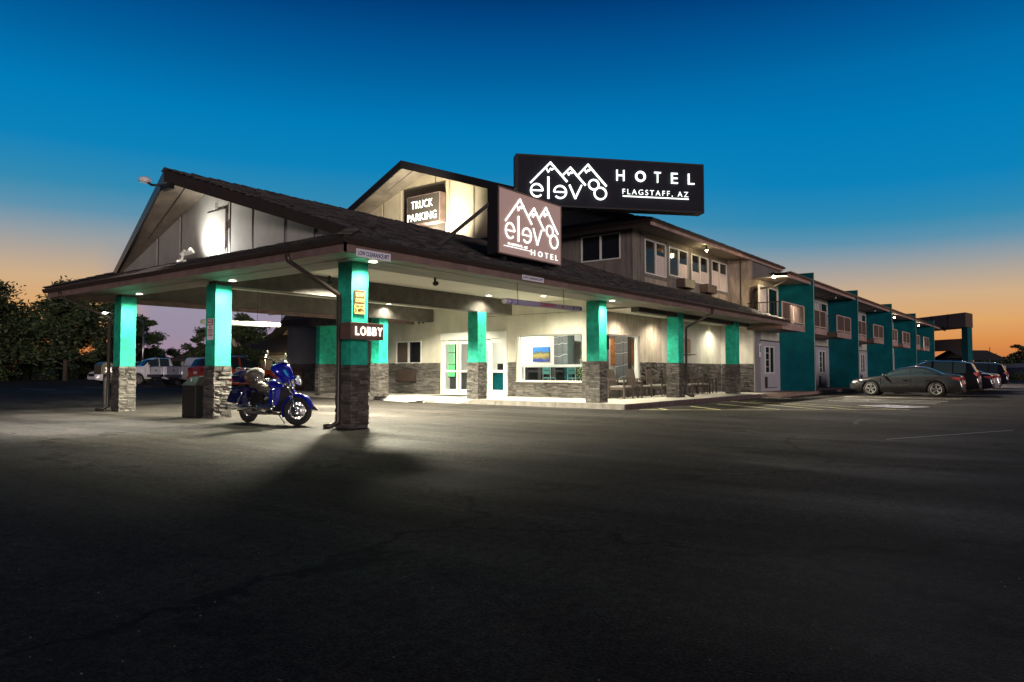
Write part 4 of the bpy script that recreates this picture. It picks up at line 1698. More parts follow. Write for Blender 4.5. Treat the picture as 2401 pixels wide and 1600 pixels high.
# ------------------------------------------------------------------ signs
def logo(mb, U, w, th, ew=None):
    """mountain peaks over the hotel name; U maps sign units to the sign's own metres"""
    def P(*a): return [U(*p) for p in a]
    for pts in (((130, 285), (325, 72), (490, 256)), ((447, 196), (525, 112), (675, 283)), ((607, 180), (703, 72), (888, 282))):
        stroke(mb, P(*pts), w, th)
    for (cx, cy, k) in ((325, 72, 1), (525, 112, .78), (703, 72, .85)):
        stroke(mb, P((cx - 45 * k, cy + 52 * k), (cx - 20 * k, cy + 98 * k), (cx + 2 * k, cy + 60 * k), (cx + 16 * k, cy + 74 * k), (cx + 46 * k, cy + 46 * k)), w * .6, th)
    sx, sy = abs(U(1, 0)[0] - U(0, 0)[0]), abs(U(0, 1)[1] - U(0, 0)[1])
    ww = w * .95
    arc(mb, U(190, 361), 58 * sx, 64 * sy, ww, th, R(0), R(318))
    stroke(mb, P((134, 361), (246, 361)), ww * .8, th)
    stroke(mb, P((305, 222), (305, 435)), ww * 1.15, th)
    arc(mb, U(422, 367), 60 * sx, 62 * sy, ww, th, R(-138), R(180))
    stroke(mb, P((364, 367), (480, 367)), ww * .8, th)
    stroke(mb, P((517, 292), (574, 424), (636, 290)), ww, th)
    arc(mb, U(762, 275), 50 * sx, 50 * sy, ww, th, 0, 2 * PI)
    arc(mb, U(828, 362), 60 * sx, 60 * sy, ww, th, 0, 2 * PI)


bs = thing('roof_sign', 'large black roof sign with glowing mountain logo and the word hotel', 'sign', (23.5, 13.25, 5.0))
A, B = Vector((20.74, 15.72, 7.37)), Vector((26.27, 10.83, 7.37))
Wd = (B - A).length
F1 = frame(A, B - A)
mb = MB(F1).m('sign_dark')
Hd = 1.86
mb.box(0, Wd, 0, Hd, -.5, 0)
mb.box(-.03, Wd + .03, -.03, .03, -.53, .02)
mb.box(-.03, Wd + .03, Hd - .03, Hd + .03, -.53, .02)
mb.box(-.03, .03, .03, Hd - .03, -.53, .02)
mb.box(Wd - .03, Wd + .03, .03, Hd - .03, -.53, .02)
mb.tube([(1.0, Hd, -.2), (1.0, Hd + .09, -.2)], .03, 6)
for k in range(7):
    mb.tube([(.6 + k * 1.05, -.03, -.1), (.6 + k * 1.05, -.07, -.1)], .02, 6)
mb.build('cabinet', bs, world=True)
mb = MB(F1).m('sign_navy')
mb.box(.03, Wd - .03, .03, Hd - .03, .001, .006)
mb.build('sign_face', bs, world=True)
UX_ = lambda x, y: (x / 1922 * Wd, Hd - y / 505 * Hd)
mb = MB(F1 @ Matrix.Translation((0, 0, .06))).m('letter')
logo(mb, UX_, .066, .05)
mb.build('logo', bs, world=True)
for ch, x0, x1 in (('H', 997, 1080), ('O', 1193, 1302), ('T', 1393, 1462), ('E', 1572, 1642), ('L', 1752, 1820)):
    mb = MB(F1 @ Matrix.Translation((0, 0, .03))).m('letter')
    a, b = UX_(x0, 217), UX_(x1, 105)
    if ch == 'O':
        arc(mb, ((a[0] + b[0]) / 2, (a[1] + b[1]) / 2), (b[0] - a[0]) / 2 - .035, (b[1] - a[1]) / 2 - .035, .075, .05, 0, 2 * PI)
    else:
        add_text(mb, ch, a[0], b[0], a[1], b[1], .05, bold=-.004)
    mb.build('letter', bs, world=True)
mb = MB(F1 @ Matrix.Translation((0, 0, .03))).m('letter')
a, b = UX_(1062, 358), UX_(1755, 298)
add_text(mb, 'FLAGSTAFF, AZ', a[0], b[0], a[1] - .01, b[1], .02, 1.35, -.012)
a, b = UX_(1062, 374), UX_(1758, 368)
mb.box(a[0], b[0], a[1] - .02, b[1], 0, .03)
mb.build('lettering', bs, world=True)
mb = MB().m('sign_dark')
for t_ in (.06, .16):
    p = A.lerp(B, t_) + Vector((.25, .3, 0))
    mb.bar(Vector((p.x, p.y, 4.6)), Vector((p.x, p.y, 7.4)), .18)
    mb.bar(Vector((p.x + .9, p.y + 1.1, cz(min(p.y + 1.1, 17)) - .1)), Vector((p.x, p.y, 7.2)), .08)
mb.build('support_post', bs, world=True)

ss = thing('canopy_sign', 'brown square lit sign with mountain logo standing on the canopy roof', 'sign', (15.1, 11.1, 4.1))
SX0, SX1, SY, SZ0, SZ1 = 13.72, 16.55, 11.0, 4.15, 5.85
mb = MB().m('sign_dark')
mb.box(SX0, SX1, SY, SY + .34, SZ0, SZ1)
mb.build('cabinet', ss, world=True, bevel=.01)
F2 = frame((SX0, SY, SZ0), (1, 0, 0))
W2, H2 = SX1 - SX0, SZ1 - SZ0
mb = MB(F2).m('fascia')
for a in ((0, W2, 0, .035), (0, W2, H2 - .035, H2), (0, .035, .035, H2 - .035), (W2 - .035, W2, .035, H2 - .035)):
    mb.box(*a, .001, .025)
mb.build('frame', ss, world=True)
M['sign_lit_brown'] = mat('lit brown sign face', (.135, .085, .075), .45, var=.12, vscale=.8, emit=2.0)
mb = MB(F2).m('sign_lit_brown')
mb.box(.035, W2 - .035, .035, H2 - .035, .001, .008)
mb.build('sign_face', ss, world=True)
# logo squeezed into the upper part of the square
US = lambda x, y: ((x - 130) / (888 - 130) * .83 * W2 + .10 * W2, H2 - (.115 + (y - 72) / 352 * .625) * H2)
mb = MB(F2 @ Matrix.Translation((0, 0, .02))).m('letter')
logo(mb, US, .046, .02)
mb.build('logo', ss, world=True)
us = lambda u, v: (u * W2, H2 * (1 - v))
mb = MB(F2 @ Matrix.Translation((0, 0, .02))).m('letter')
a, b = us(.138, .86), us(.43, .82)
add_text(mb, 'FLAGSTAFF, AZ', a[0], b[0], a[1] + .02, b[1] + .02, .012, 1.3, -.005)
a, b = us(.077, .872), us(.477, .864)
mb.box(a[0], b[0], a[1], b[1], 0, .012)
mb.build('lettering', ss, world=True)
for ch, u0, u1 in (('H', .488, .548), ('O', .60, .672), ('T', .715, .765), ('E', .81, .852), ('L', .892, .93)):
    mb = MB(F2 @ Matrix.Translation((0, 0, .02))).m('letter')
    a, b = us(u0, .925), us(u1, .84)
    if ch == 'O': arc(mb, ((a[0] + b[0]) / 2, (a[1] + b[1]) / 2), (b[0] - a[0]) / 2 - .015, (b[1] - a[1]) / 2 - .012, .024, .012, 0, 2 * PI)
    else: add_text(mb, ch, a[0], b[0], a[1], b[1], .012, bold=-.01)
    mb.build('letter', ss, world=True)
mb = MB().m('sign_dark')
mb.bar((13.78, 11.3, 5.45), (12.75, 12.15, 4.30), .09)
mb.build('brace', ss, world=True)
mb = MB().m('sign_dark')
mb.bar((16.3, 11.35, 5.2), (16.3, 12.4, 4.3), .07)
mb.build('brace', ss, world=True)
mb = MB().m('sign_dark')
mb.bar((14.2, 11.2, 3.9), (14.2, 11.2, 4.2), .12)
mb.build('foot', ss, world=True)
mb = MB().m('sign_dark')
mb.bar((16.1, 11.2, 3.9), (16.1, 11.2, 4.2), .12)
mb.build('foot', ss, world=True)

ts = thing('parking_sign', 'black lit box sign reading truck parking on the cream gable', 'sign', (26.9, 26.4, 8.95))
F3 = frame((26.68, 27.65, 8.98), (0, -1, 0))
mb = MB(F3).m('fascia')
mb.box(0, 2.42, 0, 1.56, -.47, 0)
mb.build('cabinet', ts, world=True, bevel=.01)
mb = MB(F3).m('sign_face')
mb.box(.05, 2.37, .05, 1.51, .001, .008)
mb.build('sign_face', ts, world=True)
mb = MB(F3 @ Matrix.Translation((0, 0, .015))).m('letter')
add_text(mb, 'TRUCK', .35, 1.92, .86, 1.27, .02, 1.08, -.008)
add_text(mb, 'PARKING', .07, 2.20, .20, .60, .02, 1.08, -.008)
mb.build('lettering', ts, world=True)

ls = thing('lobby_sign', 'small brown lit box sign reading lobby on the nearest teal post', 'sign', (10.05, 11.75, 1.88))
mb = MB().m('sign_brown')
mb.box(9.60, 10.50, 11.58, 11.915, 1.885, 2.235)
mb.build('cabinet', ls, world=True, bevel=.008)
F4 = frame((9.60, 11.58, 1.885), (1, 0, 0))
mb = MB(F4 @ Matrix.Translation((0, 0, .008))).m('letter_warm')
x = .12
for ch, wd in (('L', .095), ('O', .15), ('B', .11), ('B', .11), ('Y', .135)):
    if ch == 'O': arc(mb, (x + wd / 2, .175), wd / 2 - .014, .078, .026, .012, 0, 2 * PI)
    else: add_text(mb, ch, x, x + wd, .085, .265, .012, bold=.015)
    x += wd + .035
mb.build('lettering', ls, world=True)

t = thing('speed_sign', 'yellow and brown slow down 5 mph plate on the nearest teal post', 'sign', (10.1, 11.9, 2.44))
F5 = frame((9.955, 11.905, 2.44), (1, 0, 0))
mb = MB(F5).m('sign_yellow')
mb.box(0, .29, 0, .52, 0, .006)
mb.m('sign_darkbrown')
mb.box(.012, .278, .225, .508, .0065, .009)
mb.build('plate', t, world=True)
mb = MB(F5 @ Matrix.Translation((0, 0, .0095))).m('sign_yellow')
add_text(mb, 'SLOW', .04, .25, .38, .47, .003, bold=.02)
add_text(mb, 'DOWN', .035, .255, .255, .345, .003, bold=.02)
mb.m('sign_darkbrown')
add_text(mb, 'SPEED LIMIT', .035, .255, .155, .195, .003, bold=.01)
add_text(mb, '5 MPH', .03, .26, .05, .13, .003, bold=.02)
mb.m('sign_darkbrown')
for a in ((0, .29, -.0, .006), (0, .29, .514, .52), (0, .006, .006, .514), (.284, .29, .006, .514)):
    mb.box(*a, .0, .002)
mb.build('lettering', t, world=True)
t = thing('permit_sign', 'narrow white and red parking notice on the teal post behind the motorcycle', 'sign', (9.88, 17.5, 2.03))
F6 = frame((9.895, 17.66, 2.03), (0, -1, 0))
mb = MB(F6).m('sign_white')
mb.box(0, .30, 0, .56, 0, .006)
mb.build('plate', t, world=True)
mb = MB(F6 @ Matrix.Translation((0, 0, .0065))).m('red_paint')
mb.box(.015, .285, .38, .545, 0, .002)
add_text(mb, 'NO', .09, .21, .30, .36, .002, bold=.02)
add_text(mb, 'PARKING', .03, .27, .235, .285, .002, bold=.02)
add_text(mb, 'EXCEPT', .04, .26, .17, .22, .002, bold=.02)
add_text(mb, 'BY PERMIT', .03, .27, .10, .15, .002, bold=.02)
mb.m('sign_white')
add_text(mb, 'PRIVATE', .05, .25, .47, .53, .004, bold=.02)
add_text(mb, 'PROPERTY', .035, .265, .395, .45, .004, bold=.02)
mb.build('lettering', t, world=True)
for (x0, x1, z0, z1, lab) in ((8.59, 9.44, 3.335, 3.485, 'violet white low clearance plate on the fascia at the near canopy corner'),
                              (13.7, 14.6, 3.43, 3.56, 'small worn clearance plate on the front fascia below the brown square sign')):
    t = thing('clearance_plate', lab, 'sign', ((x0 + x1) / 2, 10.2, z0), 0, 'clearance plates on the fascia')
    F7 = frame((x0, CY0 + .03, z0), (1, 0, 0))
    mb = MB(F7).m('sign_white')
    mb.box(0, x1 - x0, 0, z1 - z0, 0, .006)
    mb.build('plate', t, world=True)
    mb = MB(F7 @ Matrix.Translation((0, 0, .0065))).m('navy_paint')
    add_text(mb, 'LOW CLEARANCE 8FT' if x0 < 10 else 'LOW CLEARANCE 8FT', .04, x1 - x0 - .04, .035, z1 - z0 - .035, .002, bold=.02)
    mb.build('lettering', t, world=True)

# clearance bars
t = thing('clearance_bar', 'violet hanging clearance bar in front of the lobby', 'barrier', (16, 11.3, 3.0))
a, b = Vector((14.3, 11.25, 3.02)), Vector((17.95, 11.25, 3.06))
mb = MB().m('pvc_violet')
mb.tube([a, b], .075, 14)
mb.m('pvc_white')
mb.ball(a, .077, 12, (.7, 1, 1))
mb.m('navy_paint')
for k in (.06, .13, .87, .97):
    p = a.lerp(b, k)
    mb.tube([p, p + Vector((.03, 0, 0))], .079, 14)
mb.build('bar', t, world=True)
mb = MB(frame((15.8, 11.25 - .078, 2.99), (1, 0, .01))).m('red_paint')
add_text(mb, 'CLEARANCE', 0, .75, 0, .09, .004, bold=.03)
add_text(mb, '8', 1.05, 1.12, 0, .09, .004, bold=.03)
mb.build('lettering', t, world=True)
mb = MB().m('dark_metal')
for k in (.16, .76):
    p = a.lerp(b, k)
    mb.tube([p + Vector((0, 0, .06)), (p.x - .04, 11.25, 3.56)], .008, 5)
mb.build('hanger', t, world=True)
t = thing('clearance_bar', 'long white hanging clearance bar across the far drive', 'barrier', (13.5, 22, 2.8))
a, b = Vector((12.15, 22.05, 2.82)), Vector((15.05, 22.05, 2.86))
mb = MB().m('pvc_white')
mb.tube([a, b], .085, 14)
mb.m('red_paint')
for k in (.05, .83, .95):
    p = a.lerp(b, k)
    mb.tube([p, p + Vector((.03, 0, 0))], .089, 14)
mb.build('bar', t, world=True)
mb = MB().m('dark_metal')
for k in (.2, .7):
    p = a.lerp(b, k)
    mb.tube([p, (p.x, p.y, 4.05)], .008, 5)
mb.build('hanger', t, world=True)

# lamps on the gable, plus an added spot
t = thing('yard_lamp', 'grey domed yard lamp on an arm at the canopy gable peak', 'lamp', (8.3, 17.2, 5.6))
mb = MB().m('sign_white')
mb.ball((8.10, 17.42, 5.84), .13, 16, (1.15, 1.15, .62))
mb.build('shade', t, world=True)
mb = MB().m('dark_metal')
mb.tube([(8.14, 17.4, 5.80), (8.2, 17.3, 5.72), (8.4, 17.1, 5.7)], .03, 8)
mb.box(8.34, 8.46, 16.7, 17.15, 5.58, 5.72)
mb.build('arm', t, world=True)
lamp('SPOT', 'lamp', (8.08, 17.44, 5.72), 5200, (1, .97, .90), parent=t, size=.12, spot=100, blend=.8, aim=(6.4, 19.0, 0))
t = thing('flood_light', 'twin headed white flood light lighting the canopy gable', 'lamp', (9.1, 17.6, 4.0))
mb = MB().m('pvc_white')
for dy in (-.09, .12):
    mb.tube([(9.15, 17.55 + dy, 4.17), (9.26, 17.45 + dy * 1.6, 4.27)], [.045, .085], 10)
mb.tube([(9.12, 17.57, 4.0), (9.14, 17.56, 4.16)], .03, 8)
mb.box(9.05, 9.2, 17.48, 17.68, 3.98, 4.03)
mb.build('head', t, world=True)
lamp('SPOT', 'lamp', (9.16, 17.30, 4.36), 230, (1, .98, .9), parent=t, size=.1, spot=170, blend=1, aim=(9.7, 16.8, 4.75))
lamp('SPOT', 'sign_lamp', (26.9, 26.1, 8.35), 260, (1, .93, .72), parent=ts, size=.1, spot=150, blend=.8, aim=(27.2, 25.9, 8.9))
lamp('SPOT', 'gable_spot', (24.6, 24.6, 8.1), 2300, (1, .92, .72), parent=ts, size=.15, spot=120, blend=.8, aim=(27.2, 25.8, 9.6))  # added spot hung in the air, evens the light on the cream gable

# bulkhead lamps along the wing and storey eaves
for (p, lab, pw) in (((32.35, 13.2, 6.98), 'glowing bulb under the upper eave above the second pair of windows', 55),
                     ((36.4, 11.33, 6.02), 'large glowing bulb above the first balcony', 170),
                     ((46.3, 10.75, 5.72), 'unlit white lamp head above the second teal bay', 0),
                     ((57.9, 10.75, 5.70), 'unlit white lamp head above the third teal bay', 0),
                     ((66.5, 10.9, 5.72), 'small glowing bulb above the fourth teal bay', 45),
                     ((79.5, 10.9, 5.72), 'small glowing bulb above the last teal bay', 45)):
    t = thing('eave_lamp', lab, 'lamp', p, 0, 'lamps under the eaves')
    mb = MB().m('dark_metal')
    mb.tube([(0, .05, .22), (0, 0, .1), (0, 0, .05)], .03, 6)
    mb.tube([(0, 0, .08), (0, 0, .0)], [.05, .09], 10)
    mb.build('bracket', t)
    mb = MB().m('lamp_warm' if pw else 'pvc_white')
    mb.ball((0, 0, -.03), .085 if pw > 100 else .06, 12)
    mb.build('bulb', t)
    if pw > 100: lamp('SPOT', 'lamp', (p[0], p[1] - .12, p[2] - .06), 8500, (1, .88, .66), parent=t, size=.06, spot=140, blend=.9, aim=(34.5, 4.5, 0))
    elif pw and p[0] > 60: lamp('SPOT', 'lamp', (p[0], p[1] - .12, p[2] - .06), 8000, (1, .82, .78), parent=t, size=.06, spot=140, blend=.9, aim=(p[0] - 4, 3, 0))
    if pw: lamp('POINT', 'lamp', (p[0], p[1] - .02, p[2] - .14), pw * .5, (1, .82, .45), parent=t, size=.06)

# ------------------------------------------------------------------ small street furniture
t = thing('litter_bin', 'dark brown hooded litter bin against the teal post behind the motorcycle', 'bin', (10.0, 18.2, 0))
mb = MB().m('black')
mb.box(-.29, .29, -.33, .33, 0, .84)
mb.build('body', t, bevel=.01)
M['bin_hood'] = mat('bin hood', (.05, .047, .042), .35)
mb = MB().m('bin_hood')
mb.hexa([(-.31, -.35, .845), (.31, -.35, .845), (.31, .35, .845), (-.31, .35, .845), (-.14, -.25, 1.07), (.25, -.25, 1.07), (.25, .2, 1.07), (-.14, .2, 1.07)])
mb.m('steel')
mb.box(-.14, .25, -.25, .2, 1.072, 1.09)
mb.m('sign_white')
mb.box(-.235, -.225, -.02, .02, .93, 1.02)
mb.build('hood', t)
t = thing('house_number_box', 'dark rounded mailbox on a post with white house number beside the left downspout', 'mailbox', (9.95, 23.8, 0))
mb = MB().m('dark_metal')
mb.box(-.035, .0, -.035, .0, 0, 1.12)
mb.m('steel')
mb.box(.002, .05, -.035, .0, 0, 1.12)
mb.build('leg', t)
M['mailbox'] = mat('mailbox metal', (.10, .09, .07), .35, metal=.4)
mb = MB().m('mailbox')
pf = [(-.2, 1.12), (-.2, 1.36)] + [(.2 * math.cos(PI - k * PI / 8), 1.36 + .15 * math.sin(k * PI / 8)) for k in range(1, 8)] + [(.2, 1.36), (.2, 1.12)]
mb.prism([(x, -.25, z) for x, z in pf], (0, .5, 0))
mb.build('box', t)
mb = MB(frame((-.01, -.256, 1.17), (1, 0, 0))).m('sign_white')
mb.xf = frame((-.09, -.251, 1.18), (1, 0, 0))
add_text(mb, '2285', 0, .30, 0, .16, .006, bold=.03)
mb.build('number', t)

# ------------------------------------------------------------------ patio chairs
def chair():
    t = thing('patio_chair', 'x', 'chair', (0, 0, SW), 0, 'wicker patio chairs along the lobby wall')
    mb = MB().m('wicker')
    mb.box(-.36, .36, -.36, .30, .33, .42)
    mb.build('seat_frame', t, bevel=.01)
    mb = MB().m('cushion')
    mb.box(-.33, .33, -.34, .28, .42, .49)
    mb.build('cushion', t, bevel=.03)
    mb = MB().m('wicker')
    mb.hexa([(-.33, .26, .40), (.33, .26, .40), (.33, .31, .40), (-.33, .31, .40), (-.30, .40, 1.14), (.30, .40, 1.14), (.30, .45, 1.14), (-.30, .45, 1.14)])
    mb.build('backrest', t, bevel=.02)
    for s in (-1, 1):
        mb = MB().m('wicker')
        mb.bar((s * .38, -.38, .74), (s * .38, .34, .74), .06, .035)
        mb.build('armrest', t)
        for y in (-.36, .30):
            mb = MB().m('wicker')
            mb.bar((s * .38, y, 0), (s * .38, y, .73), .05)
            mb.build('leg', t)
    return t


c0 = chair()
spots = [(24.25, 13.42, 2, 'wicker patio chair nearest the kerb corner post'), (25.85, 13.45, -3, 'wicker patio chair in front of the window edge, second from the kerb corner post'),
         (27.45, 13.42, 3, 'wicker patio chair third from the kerb corner post, before the stone wall'), (29.15, 13.45, 0, 'wicker patio chair half hidden by the middle walkway post'),
         (30.55, 13.45, 4, 'wicker patio chair just right of the middle walkway post'), (31.75, 13.4, -2, 'wicker patio chair farthest along the wall under the display case')]
for i, (x, y, rz, lab) in enumerate(spots):
    c = c0 if i == 0 else copy_tree(c0)
    c.location = (x, y, SW)
    c.rotation_euler.z = R(rz)
    c['label'] = lab
for (x, lab) in ((25.05, 'low wicker side table between the first two patio chairs'), (33.1, 'low wicker side table at the end of the patio chairs')):
    t = thing('side_table', lab, 'table', (x, 13.4, SW), 0, 'wicker side tables')
    mb = MB().m('wicker')
    mb.box(-.24, .24, -.24, .24, .46 if x < 30 else .66, .5 if x < 30 else .7)
    mb.build('tabletop', t)
    for sx in (-.21, .21):
        for sy in (-.21, .21):
            mb = MB().m('wicker')
            mb.bar((sx, sy, 0), (sx, sy, .46 if x < 30 else .66), .04)
            mb.build('leg', t)

# ------------------------------------------------------------------ motorcycle
M['blue_paint'] = mat('metallic blue paint', (.010, .014, .42), .18, metal=.35, coat=1)
M['blue_dark'] = mat('dark blue paint', (.008, .010, .075), .2, metal=.3, coat=1)
M['leather_grey'] = mat('grey leather', (.085, .078, .062), .55, var=.2, bump=.15, bscale=30)
M['leather_brown'] = mat('brown leather', (.085, .04, .028), .4, bump=.15)
M['engine'] = mat('engine metal', (.16, .16, .17), .35, metal=.9)
M['smoke'] = mat('smoked screen', (.02, .03, .04), .05, spec=.9)
bike = thing('motorcycle', 'bright blue touring motorcycle with chrome trim parked between the teal posts', 'motorcycle', (9.68, 14.48, 0), R(-87.5))
bike.rotation_euler = (R(-3), 0, R(-87.5))
AX = .86


def wheel(parent, name, xf, Rr, tw, spokes, x=0.0, z=None, disc=True):
    z = z or Rr
    mb = MB(xf).m('rubber')
    mb.torus((x, 0, z), Rr - tw * .52, tw * .52, 'y', 40, 12, flat=1.05)
    w = mb.build(name, parent)
    mb = MB(xf).m('chrome')
    mb.torus((x, 0, z), Rr - tw * 1.02, .018, 'y', 40, 8, flat=2.2)
    for k in range(spokes):
        a = 2 * PI * k / spokes
        e = Vector((math.cos(a), 0, math.sin(a)))
        for s in (-1, 1):
            mb.bar(Vector((x, s * .035, z)) + e * .05, Vector((x, s * .015, z)) + e * (Rr - tw * 1.05), .028, .016)
    mb.tube([(x, -.06, z), (x, .06, z)], .05, 14)
    if disc:
        mb.m('steel')
        for s in (-1, 1):
            mb.lathe([(.07, s * .062), (.145, s * .062), (.145, s * .068), (.07, s * .068)], (x, 0, z), 'y', 28)
    mb.build('rim', w)
    return w


STE = Matrix.Translation((.66, 0, 0)) @ Matrix.Rotation(R(27), 4, 'Z') @ Matrix.Translation((-.66, 0, 0))
wheel(bike, 'wheel', STE, .335, .13, 10, AX)
wheel(bike, 'wheel', Matrix.Identity(4), .33, .15, 10, -.84)


def fender(mb, c, r, w, a0, a1, n=18, th=.012):
    rings = []
    for i in range(n + 1):
        a = a0 + (a1 - a0) * i / n
        ring = []
        for j in range(9):
            t = -1 + j / 4
            rr = r * (1 - .16 * abs(t) ** 2.6)
            taper = 1 - .25 * abs(2 * i / n - 1) ** 3
            ring.append(mb._v((c[0] + rr * math.cos(a), t * w * taper, c[1] + rr * math.sin(a))))
        rings.append(ring)
    for i in range(n):
        for j in range(8):
            f = mb.bm.faces.new((rings[i][j], rings[i][j + 1], rings[i + 1][j + 1], rings[i + 1][j]))
            f.smooth = True
            f.material_index = mb.mi


mb = MB(STE).m('blue_paint')
fender(mb, (AX, .335), .39, .10, R(8), R(205))
fender(mb, (AX, .335), .375, .095, R(12), R(200))
mb.m('black')
mb.hexa([(AX + .37, -.05, .36), (AX + .37, .05, .36), (AX + .34, .06, .44), (AX + .34, -.06, .44), (AX + .50, -.03, .36), (AX + .50, .03, .36), (AX + .40, .05, .46), (AX + .40, -.05, .46)])
mb.build('fender', bike, normals=False)
mb = MB().m('blue_dark')
fender(mb, (-.84, .33), .40, .12, R(20), R(190))
mb.build('fender', bike, normals=False)
mb = MB(STE).m('chrome')
for s in (-1, 1):
    mb.tube([(AX, s * .115, .335), (AX - .06, s * .118, .46), (.72, s * .12, .72)], [.034, .038, .036], 12)
    mb.tube([(.72, s * .12, .72), (.56, s * .12, 1.05)], [.028, .026], 12)
    mb.ball((AX, s * .115, .335), .045, 10)
mb.box(.57, .70, -.15, .15, .88, .92)
mb.build('fork', bike)
# batwing fairing
mb = MB(STE).m('blue_paint')
sec = []
for (x, w, zb, zt) in ((.36, .32, 1.08, 1.40), (.43, .33, 1.0, 1.43), (.53, .28, .93, 1.41), (.63, .19, .88, 1.32), (.70, .10, .86, 1.18), (.73, .04, .88, 1.03)):
    zc_, hh = (zb + zt) / 2, (zt - zb) / 2
    sec.append([mb._v((x - .05 * abs(math.cos(2 * PI * k / 16)), w * math.cos(2 * PI * k / 16), zc_ + hh * math.sin(2 * PI * k / 16) * (1 if math.sin(2 * PI * k / 16) > 0 else 1.0 - .5 * abs(math.cos(2 * PI * k / 16))))) for k in range(16)])
for i in range(len(sec) - 1):
    for k in range(16):
        f = mb.bm.faces.new((sec[i][k], sec[i][(k + 1) % 16], sec[i + 1][(k + 1) % 16], sec[i + 1][k]))
        f.smooth = True
mb.bm.faces.new(sec[-1])
mb.m('black')
f = mb.bm.faces.new(sec[0][::-1])
f.material_index = mb.mi
mb.build('fairing', bike)
mb = MB(STE).m('smoke')
g = []
for i in range(5):
    t = i / 4
    g.append([mb._v((.58 - .16 * t - .10 * (j / 4 - 1) ** 2, (j / 4 - 1) * (.28 - .07 * t), 1.43 + .05 * t * (1 - .35 * (j / 4 - 1) ** 2))) for j in range(9)])
for i in range(4):
    for j in range(8):
        mb.bm.faces.new((g[i][j], g[i][j + 1], g[i + 1][j + 1], g[i + 1][j])).smooth = True
mb.build('windshield', bike)
mb = MB(STE).m('chrome')
mb.tube([(.38, -.42, 1.10), (.56, -.40, .95), (.74, -.25, .88)], .014, 6)
mb.build('fairing_trim', bike)
for (x, y, z, r) in ((.80, 0, 1.04, .10), (.78, -.19, .97, .062), (.78, .19, .97, .062)):
    mb = MB(STE).m('chrome')
    mb.lathe([(0, -.07), (r * .7, -.06), (r, 0), (r, .03), (r * .9, .03)], (x, y, z), 'x', 18)
    h = mb.build('headlight', bike)
    mb = MB(STE).m('sign_white')
    mb.ball((x + .015, y, z), r * .88, 12, (.35, 1, 1))
    mb.build('lens', h)
mb = MB(STE).m('chrome')
for s in (-1, 1):
    mb.tube([(.52, 0, 1.08), (.46, s * .14, 1.33), (.34, s * .34, 1.46), (.20, s * .46, 1.49)], .014, 8)
    mb.m('black')
    mb.tube([(.26, s * .41, 1.47), (.12, s * .52, 1.51)], .021, 8)
    mb.m('chrome')
    mb.tube([(.28, s * .38, 1.47), (.30, s * .50, 1.51), (.20, s * .56, 1.53)], .007, 5)
    mb.ball((.28, s * .38, 1.48), .03, 8)
mb.build('handlebar', bike)
for s in (-1, 1):
    mb = MB(STE).m('chrome')
    mb.tube([(.27, s * .39, 1.48), (.28, s * .43, 1.58)], .008, 5)
    mb.ball((.28, s * .45, 1.61), .06, 12, (.3, 1.1, .65))
    mb.build('mirror', bike)
# body
mb = MB().m('blue_paint')
mb.ball((.20, 0, .90), .30, 20, (1.05, .58, .48), Matrix.Rotation(R(6), 3, 'Y'))
mb.m('chrome')
mb.ball((.20, 0, 1.03), .07, 10, (1.6, .8, .25))
mb.build('fuel_tank', bike)
mb = MB().m('leather_grey')
mb.ball((-.22, 0, .80), .24, 18, (1.05, .85, .42))
mb.ball((-.56, 0, .90), .21, 18, (1.1, .82, .45))
mb.tube([(-.36, -.12, .87), (-.44, -.12, .93)], .07, 8)
mb.build('seat', bike)
mb = MB().m('leather_brown')
mb.ball((-.80, 0, 1.08), .17, 14, (.45, 1.35, 1.0))
mb.build('backrest', bike)
mb = MB().m('blue_dark')
mb.hexa([(-1.18, -.27, .93), (-.84, -.29, .93), (-.84, .29, .93), (-1.18, .27, .93), (-1.22, -.28, 1.10), (-.86, -.31, 1.10), (-.86, .31, 1.10), (-1.22, .28, 1.10)])
mb.hexa([(-1.23, -.28, 1.105), (-.86, -.31, 1.105), (-.86, .31, 1.105), (-1.23, .28, 1.105), (-1.13, -.20, 1.24), (-.90, -.24, 1.24), (-.90, .24, 1.24), (-1.13, .20, 1.24)])
mb.build('tour_box', bike, bevel=.02)
mb = MB().m('chrome')
for s in (-1, 1):
    mb.tube([(-1.2, s * .16, 1.24), (-1.16, s * .18, 1.29), (-.88, s * .18, 1.29), (-.85, s * .16, 1.25)], .01, 6)
    mb.tube([(-1.25, s * .30, 1.11), (-.84, s * .32, 1.11)], .008, 6)
for x in (-1.15, -1.06, -.97, -.89):
    mb.tube([(x, -.18, 1.29), (x, .18, 1.29)], .008, 6)
mb.build('luggage_rack', bike)
for s in (-1, 1):
    mb = MB().m('blue_dark')
    y0, y1 = s * .20, s * .42
    a, b = min(y0, y1), max(y0, y1)
    mb.hexa([(-1.16, a, .47), (-.68, a, .43), (-.68, b, .43), (-1.16, b, .47), (-1.02, a, .76), (-.44, a, .76), (-.44, b, .76), (-1.02, b, .76)])
    bag = mb.build('saddlebag', bike, bevel=.03)
    mb = MB().m('blue_dark')
    mb.hexa([(-1.02, a, .765), (-.44, a, .765), (-.44, b, .765), (-1.02, b, .765), (-.98, a + .02, .83), (-.50, a + .02, .83), (-.50, b - .02, .83), (-.98, b - .02, .83)])
    mb.m('chrome')
    mb.box(-.90, -.74, s * .425, s * .435, .70, .77)
    mb.build('lid', bag, bevel=.01)
    mb = MB().m('chrome')
    mb.tube([(-.44, s * .44, .78), (-.60, s * .46, .55), (-.66, s * .45, .43), (-.5, s * .42, .42), (-.3, s * .36, .48)], .011, 6)
    mb.build('bag_guard', bike)
